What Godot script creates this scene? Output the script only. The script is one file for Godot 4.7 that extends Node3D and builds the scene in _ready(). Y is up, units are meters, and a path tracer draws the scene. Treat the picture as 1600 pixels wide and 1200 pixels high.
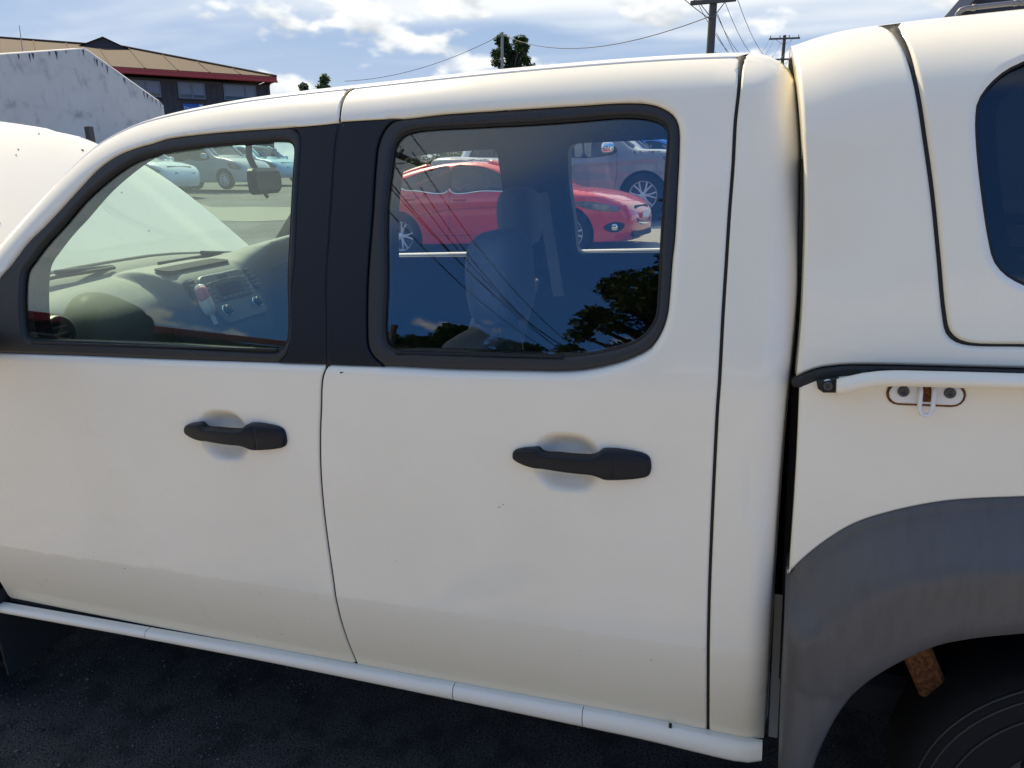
extends Node3D
# A white double cab truck seen close from its left side in a sloping car yard, bonnet up, parked cars seen through its windows.

const FAR_W := 1.70            # the truck's width at the belt line
const GROUND_T := -0.08        # ground level in the truck's own axes
var M := {}
var rng := RandomNumberGenerator.new()
var used := {}
var roofline := PackedVector2Array()
var canopy_line := PackedVector2Array()
var truck: Node3D

func _ready() -> void:
	rng.seed = 20240117
	var cam := Camera3D.new()
	cam.name = "camera"
	cam.fov = 53.13
	cam.position = Vector3(0, 1.40, 1.36)
	cam.rotation_degrees = Vector3(-15, 18.5, 0)
	cam.near = 0.05
	cam.far = 900.0
	add_child(cam)
	cam.current = true
	var sun := DirectionalLight3D.new()
	sun.name = "sun"
	sun.light_energy = 1.25
	sun.light_color = Color(1.0, 0.93, 0.79)
	sun.light_angular_distance = 0.5
	sun.shadow_enabled = true
	add_child(sun)
	sun.look_at_from_position(Vector3.ZERO, -SUN, Vector3.UP)
	var we := WorldEnvironment.new()
	we.name = "world"
	var env := Environment.new()
	env.background_mode = Environment.BG_SKY
	env.tonemap_mode = Environment.TONE_MAPPER_LINEAR
	env.tonemap_exposure = 1.68
	env.background_energy_multiplier = 1.0
	env.sdfgi_enabled = true
	env.ssao_enabled = true
	env.ssil_enabled = true
	var sky := Sky.new()
	var pm := PanoramaSkyMaterial.new()
	pm.panorama = ImageTexture.create_from_image(sky_image())
	sky.sky_material = pm
	env.sky = sky
	we.environment = env
	add_child(we)
	make_materials()
	ground()
	buildings()
	poles_and_wires()
	trees()
	build_truck()
	cars()
	small_things()

const SUN := Vector3(-0.54, 0.74, -0.40)

# ---------------------------------------------------------------- sky
func sky_image() -> Image:
	var W := 4096
	var H := 2048
	var n1 := FastNoiseLite.new()
	n1.seed = 11
	n1.noise_type = FastNoiseLite.TYPE_SIMPLEX_SMOOTH
	n1.frequency = 1.0
	n1.fractal_octaves = 6
	n1.fractal_gain = 0.52
	var n2 := FastNoiseLite.new()
	n2.seed = 23
	n2.noise_type = FastNoiseLite.TYPE_SIMPLEX_SMOOTH
	n2.frequency = 1.0
	n2.fractal_octaves = 5
	# the whole sky coarsely, then the low band in front finely: the same formula, more pixels
	var coarse := Image.create_empty(1024, 512, false, Image.FORMAT_RGBF)
	for j in 257:
		for i in 1024:
			coarse.set_pixel(i, j, sky_color(i, j, 1024, 512, n1, n2))
	for j in range(257, 512):
		coarse.fill_rect(Rect2i(0, j, 1024, 1), Color(0.2, 0.2, 0.19))
	coarse.resize(W, H, Image.INTERPOLATE_CUBIC)
	for j in range(800, 1025):
		for i0 in range(-640, 260):
			var i := posmod(i0, W)
			coarse.set_pixel(i, j, sky_color(i, j, W, H, n1, n2))
	return coarse

func sky_color(i: int, j: int, W: int, H: int, n1: FastNoiseLite, n2: FastNoiseLite) -> Color:
	var az := wrapf((i + 0.5) / W * TAU, -PI, PI)      # 0 is -z, positive to +x
	var el := (0.5 - (j + 0.5) / H) * PI
	var d := Vector3(sin(az) * cos(el), sin(el), -cos(az) * cos(el))
	var y := maxf(d.y, 0.0)
	var k := pow(1.0 - y, 5.0)
	var c := Vector3(0.20, 0.35, 0.66).lerp(Vector3(0.40, 0.53, 0.72), k)
	c = c.lerp(Vector3(0.62, 0.74, 0.88), pow(1.0 - y, 22.0) * 0.8)
	var away := smoothstep(0.42, 0.10, d.dot(SUN.normalized()))     # bluest about a quarter turn from the sun
	c *= Vector3(1, 1, 1).lerp(Vector3(0.33, 0.77, 1.34), away * smoothstep(0.0, 0.12, y))
	var toward := maxf(d.dot(SUN.normalized()), 0.0)
	c += Vector3(0.55, 0.53, 0.48) * pow(toward, 6.0) * 0.30
	c += Vector3(1.0, 0.95, 0.85) * pow(toward, 40.0) * 0.4
	# high thin streaks on a plane overhead
	var p := Vector3(d.x, 0, d.z) / (y + 0.09)
	var warp := n1.get_noise_3d(p.x * 0.35, 2.0, p.z * 0.35)
	var streak := n2.get_noise_3d(p.x * 0.10 + 3.0 + warp * 0.12, 5.0, p.z * 0.42 + p.x * 0.05 + warp * 0.25)
	streak += 0.35 * n1.get_noise_3d(p.x * 0.30 + 9.0, 1.0, p.z * 1.3)
	streak = smoothstep(-0.12, 0.50, streak + 0.30 * smoothstep(0.13, 0.25, y) - 0.02) * smoothstep(0.04, 0.20, y) * (1.0 - 0.96 * smoothstep(0.2, 0.8, away) * smoothstep(0.85, 0.6, y))
	c = c.lerp(Vector3(0.82, 0.90, 0.98), streak * 0.9)
	# heaped clouds low down, thinning upward
	var q := Vector3(d.x, d.y * 2.3, d.z) * 5.2
	var v := n1.get_noise_3d(q.x, q.y, q.z) + 0.16 * n2.get_noise_3d(q.x * 5.0, q.y * 5.0, q.z * 5.0)
	var big := n2.get_noise_3d(d.x * 2.4 + 7.0, d.y * 3.0, d.z * 2.4)
	var cover := 0.40 - (1.9 + 1.3 * away) * maxf(y - 0.06, 0.0) + 0.10 * away * smoothstep(0.16, 0.06, y) + 0.30 * big + 0.20 * clampf((az + 0.22) * 2.4, -1.0, 1.0) * (1.0 - away)
	var t := smoothstep(0.0, 0.24, v + cover - 0.20)
	if t > 0.0:
		var above := n1.get_noise_3d(q.x - 0.05, q.y + 0.16, q.z - 0.03)
		var lit := clampf(0.60 + (v - above) * 2.3, 0.0, 1.0)
		var thick := smoothstep(0.1, 0.75, v + cover - 0.22)
		var cc := Vector3(0.50, 0.58, 0.68).lerp(Vector3(0.90, 0.97, 1.04), lit * (1.0 - 0.40 * thick))
		c = c.lerp(cc, t * 0.92)
	# haze near the horizon
	c = c.lerp(Vector3(0.74, 0.84, 0.95), pow(1.0 - y, 16.0) * 0.40 * (1.0 - 0.7 * away))
	c *= Vector3(0.76, 0.71, 0.65)
	return Color(c.x, c.y, c.z)

# ---------------------------------------------------------------- materials
func lin(r: float, g: float, b: float, a := 1.0) -> Color:
	var c := Color(r, g, b).linear_to_srgb()
	c.a = a
	return c

func mat(called: String, c: Color, rough := 0.6, metal := 0.0) -> StandardMaterial3D:
	var m := StandardMaterial3D.new()
	m.resource_name = called
	m.albedo_color = c
	m.roughness = rough
	m.metallic = metal
	M[called] = m
	return m

func noise_tex(freq: float, ramp: Array, size := 512, type := FastNoiseLite.TYPE_SIMPLEX_SMOOTH, octaves := 4, seed_ := 1, normal := false, strength := 4.0) -> NoiseTexture2D:
	var n := FastNoiseLite.new()
	n.noise_type = type
	n.frequency = freq
	n.fractal_octaves = octaves
	n.seed = seed_
	if type == FastNoiseLite.TYPE_CELLULAR:
		n.cellular_return_type = FastNoiseLite.RETURN_CELL_VALUE if octaves == 0 else FastNoiseLite.RETURN_DISTANCE
		n.fractal_type = FastNoiseLite.FRACTAL_NONE
	var t := NoiseTexture2D.new()
	t.width = size
	t.height = size
	t.seamless = true
	t.noise = n
	t.as_normal_map = normal
	t.bump_strength = strength
	if ramp.size():
		var g := Gradient.new()
		var offs := PackedFloat32Array()
		var cols := PackedColorArray()
		for r in ramp:
			offs.append(r[0])
			cols.append(r[1])
		g.offsets = offs
		g.colors = cols
		t.color_ramp = g
	return t

func tri(m: StandardMaterial3D, s: float, world := false) -> void:
	m.uv1_triplanar = true
	m.uv1_world_triplanar = world
	m.uv1_scale = Vector3.ONE * s

func make_materials() -> void:
	var m := mat("white_paint", Color.WHITE, 0.34)
	m.vertex_color_use_as_albedo = true
	m.clearcoat_enabled = true
	m.metallic_specular = 0.2
	m.clearcoat = 0.6
	m.clearcoat_roughness = 0.06
	m.roughness_texture = noise_tex(0.012, [[0.0, Color(0.75, 0.75, 0.75)], [1.0, Color(1, 1, 1)]], 512, FastNoiseLite.TYPE_SIMPLEX_SMOOTH, 5, 5)
	m.albedo_texture = noise_tex(0.006, [[0.0, Color(0.985, 0.983, 0.975)], [0.5, Color(0.995, 0.995, 0.99)], [1.0, Color(1, 1, 1)]], 512, FastNoiseLite.TYPE_SIMPLEX_SMOOTH, 3, 9)
	tri(m, 0.9)
	m = mat("black_plastic", lin(0.016, 0.017, 0.019), 0.55)
	m.normal_enabled = true
	m.normal_texture = noise_tex(0.35, [], 256, FastNoiseLite.TYPE_SIMPLEX, 2, 3, true, 1.2)
	m.normal_scale = 0.25
	tri(m, 6.0)
	m = mat("black_satin", lin(0.008, 0.010, 0.016), 0.40)
	m.metallic_specular = 0.36
	mat("rubber", lin(0.012, 0.012, 0.012), 0.75)
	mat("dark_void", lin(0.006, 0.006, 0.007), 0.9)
	m = mat("flare_plastic", lin(0.105, 0.100, 0.096), 0.50)
	m.albedo_texture = noise_tex(0.02, [[0.0, Color(0.90, 0.90, 0.91)], [0.55, Color(0.97, 0.97, 0.98)], [1.0, Color(1, 1, 1)]], 512, FastNoiseLite.TYPE_SIMPLEX_SMOOTH, 5, 41)
	m.roughness_texture = noise_tex(0.02, [[0.0, Color(0.6, 0.6, 0.6)], [1.0, Color(1, 1, 1)]], 512, FastNoiseLite.TYPE_SIMPLEX_SMOOTH, 4, 43)
	tri(m, 2.2)
	m.uv1_scale = Vector3(4.0, 0.9, 2.0)
	m.metallic_specular = 0.4
	m = mat("side_glass", lin(0.70, 0.95, 0.84, 0.0), 0.0)
	m.transparency = BaseMaterial3D.TRANSPARENCY_ALPHA
	m.refraction_enabled = true
	m.refraction_scale = 0.060
	m = mat("rear_glass", lin(0.90, 0.97, 0.97, 0.0), 0.0)
	m.transparency = BaseMaterial3D.TRANSPARENCY_ALPHA
	m.refraction_enabled = true
	m.refraction_scale = 0.060
	m = mat("clear_glass", lin(0.02, 0.03, 0.025, 0.04), 0.02)
	m.transparency = BaseMaterial3D.TRANSPARENCY_ALPHA
	m = mat("car_glass", lin(0.008, 0.010, 0.012, 0.68), 0.03)
	m.transparency = BaseMaterial3D.TRANSPARENCY_ALPHA
	m = mat("canopy_glass", lin(0.006, 0.008, 0.012, 0.62), 0.03)
	m.transparency = BaseMaterial3D.TRANSPARENCY_ALPHA
	mat("frit", lin(0.010, 0.012, 0.018), 0.12)
	mat("pane_dark", lin(0.05, 0.055, 0.06), 0.06)
	m = mat("dash", lin(0.135, 0.14, 0.13), 0.66)
	m.normal_enabled = true
	m.normal_texture = noise_tex(0.12, [], 256, FastNoiseLite.TYPE_CELLULAR, 1, 13, true, 3.0)
	m.normal_scale = 0.5
	tri(m, 9.0)
	mat("dash_silver", lin(0.17, 0.18, 0.18), 0.45, 0.2)
	mat("radio", lin(0.05, 0.052, 0.055), 0.4)
	mat("screen", lin(0.012, 0.015, 0.016), 0.15)
	m = mat("seat_cloth", lin(0.24, 0.25, 0.27), 0.95)
	m.rim_enabled = true
	m.rim = 0.4
	m.normal_enabled = true
	m.normal_texture = noise_tex(0.3, [], 256, FastNoiseLite.TYPE_SIMPLEX, 2, 17, true, 2.0)
	m.normal_scale = 0.4
	tri(m, 8.0)
	mat("trim", lin(0.010, 0.013, 0.018), 0.9)
	M.trim.metallic_specular = 0.1
	M.seat_cloth.metallic_specular = 0.15
	mat("headliner", lin(0.030, 0.035, 0.042), 0.95)
	M.headliner.metallic_specular = 0.1
	mat("chrome", lin(0.75, 0.76, 0.78), 0.08, 1.0)
	mat("alloy", lin(0.62, 0.63, 0.64), 0.35, 0.45)
	mat("steel", lin(0.20, 0.20, 0.21), 0.5, 0.5)
	m = mat("rust", lin(0.26, 0.10, 0.02), 0.9)
	m.albedo_texture = noise_tex(0.05, [[0.0, Color(0.45, 0.4, 0.38)], [1.0, Color(1, 1, 1)]], 256, FastNoiseLite.TYPE_SIMPLEX, 4, 21)
	tri(m, 6.0)
	m = mat("tyre", lin(0.016, 0.016, 0.016), 0.95)
	m.metallic_specular = 0.25
	mat("lichen", lin(0.30, 0.28, 0.10), 0.95)
	mat("pink", lin(0.75, 0.22, 0.28), 0.5)
	mat("white_plastic", lin(0.75, 0.74, 0.72), 0.4)
	mat("label_paper", lin(0.7, 0.7, 0.66), 0.7)
	for v in [["red_paint", 0.66, 0.008, 0.018], ["grey_paint", 0.20, 0.21, 0.205], ["silver_paint", 0.34, 0.36, 0.35], ["pale_blue_paint", 0.50, 0.58, 0.60], ["teal_paint", 0.22, 0.46, 0.55], ["blue_paint", 0.02, 0.16, 0.55], ["cream_paint", 0.68, 0.68, 0.64]]:
		m = mat(v[0], lin(v[1], v[2], v[3]), 0.38)
		m.clearcoat_enabled = true
		m.clearcoat = 1.0
		m.clearcoat_roughness = 0.04
	m = mat("lamp_lens", lin(0.10, 0.11, 0.12), 0.05, 0.4)
	m.clearcoat_enabled = true
	m = mat("chipseal", lin(0.235, 0.235, 0.215), 0.92)
	m.albedo_texture = noise_tex(0.09, [[0.0, Color(1, 1, 1)], [0.35, Color(0.86, 0.86, 0.86)], [0.7, Color(0.6, 0.6, 0.6)], [1.0, Color(0.45, 0.45, 0.46)]], 512, FastNoiseLite.TYPE_CELLULAR, 1, 31)
	m.detail_enabled = true
	m.detail_blend_mode = BaseMaterial3D.BLEND_MODE_MUL
	m.detail_albedo = noise_tex(0.01, [[0.0, Color(0.78, 0.78, 0.77)], [1.0, Color(1, 1, 1)]], 512, FastNoiseLite.TYPE_SIMPLEX, 5, 32)
	m.detail_uv_layer = BaseMaterial3D.DETAIL_UV_2
	m.normal_enabled = true
	m.normal_texture = noise_tex(0.09, [], 512, FastNoiseLite.TYPE_CELLULAR, 1, 31, true, 6.0)
	m.uv1_scale = Vector3(0.9, 0.9, 0.9)
	m.uv2_scale = Vector3(0.11, 0.11, 0.11)
	m = mat("asphalt", lin(0.105, 0.094, 0.080), 0.9)
	m.albedo_texture = noise_tex(0.035, [[0.0, Color(1, 1, 1)], [0.3, Color(0.8, 0.8, 0.8)], [0.6, Color(0.5, 0.5, 0.5)], [1.0, Color(0.35, 0.35, 0.36)]], 1024, FastNoiseLite.TYPE_CELLULAR, 1, 33)
	m.detail_enabled = true
	m.detail_blend_mode = BaseMaterial3D.BLEND_MODE_MUL
	m.detail_albedo = noise_tex(0.014, [[0.0, Color(0.45, 0.45, 0.46)], [0.5, Color(0.9, 0.9, 0.9)], [1.0, Color(1, 1, 1)]], 512, FastNoiseLite.TYPE_SIMPLEX, 5, 34)
	m.detail_uv_layer = BaseMaterial3D.DETAIL_UV_2
	m.normal_enabled = true
	m.normal_texture = noise_tex(0.035, [], 1024, FastNoiseLite.TYPE_CELLULAR, 1, 33, true, 9.0)
	m.normal_scale = 1.0
	m.uv1_scale = Vector3(4.3, 4.3, 4.3)
	m.uv2_scale = Vector3(0.7, 0.7, 0.7)
	m = mat("pale_gravel", lin(0.40, 0.385, 0.31), 0.95)
	m.albedo_texture = noise_tex(0.08, [[0.0, Color(1, 1, 1)], [0.5, Color(0.8, 0.8, 0.8)], [1.0, Color(0.55, 0.55, 0.52)]], 512, FastNoiseLite.TYPE_CELLULAR, 1, 35)
	m.normal_enabled = true
	m.normal_texture = noise_tex(0.08, [], 512, FastNoiseLite.TYPE_CELLULAR, 1, 35, true, 6.0)
	m.uv1_scale = Vector3(1.4, 1.4, 1.4)
	m = mat("stone", Color.WHITE, 0.8)
	m.vertex_color_use_as_albedo = true
	m = mat("concrete", lin(0.62, 0.59, 0.54), 0.95)
	m.albedo_texture = noise_tex(0.0045, [[0.0, Color(0.74, 0.74, 0.75)], [0.22, Color(0.92, 0.92, 0.93)], [0.36, Color(0.97, 0.97, 0.97)], [1.0, Color(1, 1, 1)]], 1024, FastNoiseLite.TYPE_SIMPLEX_SMOOTH, 7, 51)
	tri(m, 0.30, true)
	mat("concrete_pale", lin(0.62, 0.62, 0.58), 0.95)
	m = mat("dark_cladding", lin(0.085, 0.066, 0.060), 0.8)
	m.albedo_texture = noise_tex(0.02, [[0.0, Color(0.8, 0.8, 0.8)], [1.0, Color(1, 1, 1)]], 256, FastNoiseLite.TYPE_SIMPLEX, 4, 52)
	tri(m, 0.5, true)
	m = mat("brown_roof", lin(0.092, 0.056, 0.032), 0.9)
	m.albedo_texture = noise_tex(0.02, [[0.0, Color(0.78, 0.76, 0.74)], [1.0, Color(1, 1, 1)]], 512, FastNoiseLite.TYPE_SIMPLEX, 5, 53)
	tri(m, 0.25, true)
	mat("red_fascia", lin(0.42, 0.045, 0.035), 0.6)
	mat("timber_pole", lin(0.10, 0.085, 0.07), 0.9)
	mat("grey_pole", lin(0.30, 0.29, 0.27), 0.9)
	mat("wire", lin(0.03, 0.03, 0.032), 0.7)
	mat("insulator", lin(0.25, 0.24, 0.22), 0.4)
	mat("bark", lin(0.09, 0.07, 0.05), 0.95)
	for v in [["leaf_dark", 0.025, 0.045, 0.018], ["leaf_mid", 0.05, 0.085, 0.025], ["leaf_light", 0.10, 0.13, 0.03]]:
		m = mat(v[0], lin(v[1], v[2], v[3]), 0.6)
		m.vertex_color_use_as_albedo = true
		m.backlight_enabled = true
		m.backlight = lin(v[1] * 3.0, v[2] * 3.0, v[3] * 2.0)
	m = mat("shade_band", lin(0.01, 0.09, 0.30, 0.45), 0.02)
	m.transparency = BaseMaterial3D.TRANSPARENCY_ALPHA
	mat("steel_wheel", lin(0.06, 0.065, 0.08), 0.5, 0.3)
	m = mat("concrete_yard", lin(0.48, 0.43, 0.35), 0.95)
	m.albedo_texture = noise_tex(0.02, [[0.0, Color(0.75, 0.75, 0.75)], [1.0, Color(1, 1, 1)]], 512, FastNoiseLite.TYPE_SIMPLEX, 5, 61)
	m.uv1_scale = Vector3(0.3, 0.3, 0.3)
	mat("sign_blue", lin(0.02, 0.10, 0.30), 0.5)
	mat("sign_white", lin(0.8, 0.8, 0.8), 0.5)
	mat("grass", lin(0.06, 0.10, 0.025), 0.95)
	mat("shed_dark", lin(0.035, 0.035, 0.042), 0.6)
	mat("shed_grey", lin(0.22, 0.22, 0.23), 0.6)

# ---------------------------------------------------------------- naming
func numbered(called: String) -> String:
	used[called] = used.get(called, -1) + 1
	return called if used[called] == 0 else "%s_%03d" % [called, used[called]]

func thing(called: String, label: String, category: String, at := Vector3.ZERO, group := "") -> Node3D:
	var o := Node3D.new()
	o.name = numbered(called)
	add_child(o)
	o.position = at
	tag(o, label, category, group)
	return o

func tag(o: Node, label: String, category: String, group := "") -> void:
	o.set_meta("label", label)
	o.set_meta("category", category)
	if group != "":
		o.set_meta("group", group)

func part(called: String, mesh: Mesh, m: String, parent: Node, at := Vector3.ZERO) -> MeshInstance3D:
	var o := MeshInstance3D.new()
	o.mesh = mesh
	o.material_override = M[m]
	o.position = at
	if parent == self:
		o.name = numbered(called)
	else:
		o.name = called
	parent.add_child(o, true)
	return o

func one(called: String, mesh: Mesh, m: String, label: String, category: String, group := "", at := Vector3.ZERO) -> MeshInstance3D:
	var o := part(called, mesh, m, self, at)
	tag(o, label, category, group)
	return o

func structure(called: String, mesh: Mesh, m: String) -> MeshInstance3D:
	var o := part(called, mesh, m, self)
	o.set_meta("kind", "structure")
	return o

# ---------------------------------------------------------------- meshes
func commit(v: PackedVector3Array, idx: PackedInt32Array, cols := PackedColorArray(), uvs := PackedVector2Array(), uv2s := PackedVector2Array(), nrm := PackedVector3Array()) -> ArrayMesh:
	var a := []
	a.resize(Mesh.ARRAY_MAX)
	if nrm.is_empty():
		nrm.resize(v.size())
		for t in range(0, idx.size(), 3):
			var n := (v[idx[t + 2]] - v[idx[t]]).cross(v[idx[t + 1]] - v[idx[t]])
			nrm[idx[t]] += n
			nrm[idx[t + 1]] += n
			nrm[idx[t + 2]] += n
		for i in nrm.size():
			nrm[i] = nrm[i].normalized() if nrm[i].length() > 1e-14 else Vector3.UP
	a[Mesh.ARRAY_VERTEX] = v
	a[Mesh.ARRAY_NORMAL] = nrm
	if cols.size():
		a[Mesh.ARRAY_COLOR] = cols
	if uvs.size():
		a[Mesh.ARRAY_TEX_UV] = uvs
	if uv2s.size():
		a[Mesh.ARRAY_TEX_UV2] = uv2s
	a[Mesh.ARRAY_INDEX] = idx
	var m := ArrayMesh.new()
	m.add_surface_from_arrays(Mesh.PRIMITIVE_TRIANGLES, a)
	return m

func join(list: Array) -> ArrayMesh:      # meshes, or [mesh, transform]
	var st := SurfaceTool.new()
	st.begin(Mesh.PRIMITIVE_TRIANGLES)
	for e in list:
		if e is Mesh:
			st.append_from(e, 0, Transform3D())
		else:
			st.append_from(e[0], 0, e[1])
	return st.commit()

func loft(rows: Array, closed := false, white := false) -> ArrayMesh:   # rows of equal length, smooth
	var v := PackedVector3Array()
	var idx := PackedInt32Array()
	var n: int = rows[0].size()
	for r in rows:
		v.append_array(PackedVector3Array(r))
	for i in rows.size() - 1:
		for j in (n if closed else n - 1):
			var a := i * n + j
			var b := i * n + (j + 1) % n
			idx.append_array([a, b, a + n, b, b + n, a + n])
	var cols := PackedColorArray()
	if white:
		cols.resize(v.size())
		cols.fill(WHITE)
	return commit(v, idx, cols)

const WHITE := Color(0.855, 0.795, 0.66)

func box(size: Vector3, bevel := 0.0, at := Vector3.ZERO) -> ArrayMesh:    # flat faces, bevelled edges
	var h := size * 0.5
	var b := minf(bevel, minf(h.x, minf(h.y, h.z)) * 0.9)
	var faces := []
	if b <= 0.0:
		b = 0.0
	for ax in 3:
		for s in [-1.0, 1.0]:
			var n := Vector3.ZERO
			n[ax] = s
			var u := (ax + 1) % 3
			var w := (ax + 2) % 3
			var q := []
			for k in [[-1, -1], [1, -1], [1, 1], [-1, 1]]:
				var p := Vector3.ZERO
				p[ax] = s * h[ax]
				p[u] = k[0] * (h[u] - b)
				p[w] = k[1] * (h[w] - b)
				q.append(p)
			faces.append([q, n])
	if b > 0.0:
		for ax in 3:
			var u := (ax + 1) % 3
			var w := (ax + 2) % 3
			for su in [-1.0, 1.0]:
				for sw in [-1.0, 1.0]:
					var n := Vector3.ZERO
					n[u] = su
					n[w] = sw
					var q := []
					for k in [[-1, 0], [1, 0], [1, 1], [-1, 1]]:
						var p := Vector3.ZERO
						p[ax] = k[0] * (h[ax] - b)
						p[u] = su * (h[u] if k[1] == 0 else h[u] - b)
						p[w] = sw * (h[w] - b if k[1] == 0 else h[w])
						q.append(p)
					faces.append([q, n.normalized()])
		for sx in [-1.0, 1.0]:
			for sy in [-1.0, 1.0]:
				for sz in [-1.0, 1.0]:
					faces.append([[Vector3(sx * h.x, sy * (h.y - b), sz * (h.z - b)), Vector3(sx * (h.x - b), sy * h.y, sz * (h.z - b)), Vector3(sx * (h.x - b), sy * (h.y - b), sz * h.z)], Vector3(sx, sy, sz).normalized()])
	return poly_faces(faces, at)

func poly_faces(faces: Array, at := Vector3.ZERO) -> ArrayMesh:   # [points, outward normal]
	var v := PackedVector3Array()
	var nn := PackedVector3Array()
	var idx := PackedInt32Array()
	for f in faces:
		var q: Array = f[0]
		var n: Vector3 = f[1]
		var base := v.size()
		for p in q:
			v.append(p + at)
			nn.append(n)
		for k in range(1, q.size() - 1):
			if (q[k] - q[0]).cross(q[k + 1] - q[0]).dot(n) < 0.0:
				idx.append_array([base, base + k, base + k + 1])
			else:
				idx.append_array([base, base + k + 1, base + k])
	return commit(v, idx, PackedColorArray(), PackedVector2Array(), PackedVector2Array(), nn)

func quad(a: Vector3, b: Vector3, c: Vector3, d: Vector3) -> ArrayMesh:
	return poly_faces([[[a, b, c, d], (b - a).cross(c - a).normalized()]])

func tube(path: Array, r: float, sides := 8, r_end := -1.0) -> ArrayMesh:
	var rows := []
	var side := Vector3.ZERO
	for i in path.size():
		var t: Vector3 = (path[mini(i + 1, path.size() - 1)] - path[maxi(i - 1, 0)]).normalized()
		if side == Vector3.ZERO:
			side = t.cross(Vector3.UP if absf(t.y) < 0.9 else Vector3.RIGHT).normalized()
		side = (side - t * side.dot(t)).normalized()
		var up := side.cross(t)
		var rad := r if r_end < 0.0 else lerpf(r, r_end, float(i) / (path.size() - 1))
		var row := []
		for k in sides:
			row.append(path[i] + (side * cos(TAU * k / sides) + up * sin(TAU * k / sides)) * rad)
		rows.append(row)
	var caps := []
	for e in [0, path.size() - 1]:
		var row := []
		for k in sides:
			row.append(path[e])
		caps.append(row)
	rows.push_front(caps[0])
	rows.append(caps[1])
	return loft(rows, true)

func lathe(profile: Array, sides := 32) -> ArrayMesh:    # (radius, z) about the z axis
	var rows := []
	for p in profile:
		var row := []
		for k in sides:
			row.append(Vector3(cos(TAU * k / sides) * p.x, sin(TAU * k / sides) * p.x, p.y))
		rows.append(row)
	return loft(rows, true)

func extrude(outline: PackedVector2Array, depth: float, bevel := 0.0) -> ArrayMesh:   # along +z from 0, bevelled front edge
	var faces := []
	if Geometry2D.is_polygon_clockwise(outline):
		outline.reverse()
	var inner := outline
	if bevel > 0.0:
		var off := Geometry2D.offset_polygon(outline, -bevel)
		if off.size():
			inner = off[0]
	var tris := Geometry2D.triangulate_polygon(inner)
	for t in range(0, tris.size(), 3):
		var q := []
		for k in 3:
			q.append(Vector3(inner[tris[t + k]].x, inner[tris[t + k]].y, depth))
		faces.append([q, Vector3.BACK])
	tris = Geometry2D.triangulate_polygon(outline)
	for t in range(0, tris.size(), 3):
		var q := []
		for k in 3:
			q.append(Vector3(outline[tris[t + k]].x, outline[tris[t + k]].y, 0))
		faces.append([q, Vector3.FORWARD])
	for i in outline.size():
		var a := outline[i]
		var b := outline[(i + 1) % outline.size()]
		var n := Vector2(b.y - a.y, a.x - b.x).normalized()
		var z1 := depth - bevel
		faces.append([[Vector3(a.x, a.y, 0), Vector3(b.x, b.y, 0), Vector3(b.x, b.y, z1), Vector3(a.x, a.y, z1)], Vector3(n.x, n.y, 0)])
		if bevel > 0.0:
			var nn := Vector3(n.x, n.y, 1).normalized()
			var ia := near_point(inner, a)
			var ib := near_point(inner, b)
			if ia.distance_to(ib) > 1e-6:
				faces.append([[Vector3(a.x, a.y, z1), Vector3(b.x, b.y, z1), Vector3(ib.x, ib.y, depth), Vector3(ia.x, ia.y, depth)], nn])
			else:
				faces.append([[Vector3(a.x, a.y, z1), Vector3(b.x, b.y, z1), Vector3(ib.x, ib.y, depth)], nn])
	return poly_faces(faces)

func near_point(poly: PackedVector2Array, p: Vector2) -> Vector2:
	var best := poly[0]
	for q in poly:
		if q.distance_squared_to(p) < best.distance_squared_to(p):
			best = q
	return best

func pts(a: Array) -> PackedVector2Array:
	var r := PackedVector2Array()
	for i in range(0, a.size(), 2):
		r.append(Vector2(a[i], a[i + 1]))
	return r

func smooth(p: PackedVector2Array, ds := 0.012, closed := false) -> PackedVector2Array:   # Catmull-Rom, evenly resampled
	var dense := PackedVector2Array()
	var n := p.size()
	for i in (n if closed else n - 1):
		var p0 := p[(i - 1 + n) % n] if closed else p[maxi(i - 1, 0)]
		var p1 := p[i]
		var p2 := p[(i + 1) % n]
		var p3 := p[(i + 2) % n] if closed else p[mini(i + 2, n - 1)]
		# centripetal form keeps uneven spacing from overshooting
		var t1 := maxf(sqrt(p0.distance_to(p1)), 1e-4) if p0 != p1 else maxf(sqrt(p1.distance_to(p2)), 1e-4)
		var t2 := maxf(sqrt(p1.distance_to(p2)), 1e-4)
		var t3 := maxf(sqrt(p2.distance_to(p3)), 1e-4) if p2 != p3 else t2
		var m1 := (p1 - p0) / t1 - (p2 - p0) / (t1 + t2) + (p2 - p1) / t2 if p0 != p1 else (p2 - p1) / t2
		var m2 := (p2 - p1) / t2 - (p3 - p1) / (t2 + t3) + (p3 - p2) / t3 if p2 != p3 else (p2 - p1) / t2
		m1 *= t2
		m2 *= t2
		for k in 12:
			var t := k / 12.0
			dense.append(p1 * (2 * t * t * t - 3 * t * t + 1) + m1 * (t * t * t - 2 * t * t + t) + p2 * (-2 * t * t * t + 3 * t * t) + m2 * (t * t * t - t * t))
	if closed:
		dense.append(dense[0])
	else:
		dense.append(p[n - 1])
	return resample(dense, ds, closed)

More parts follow.
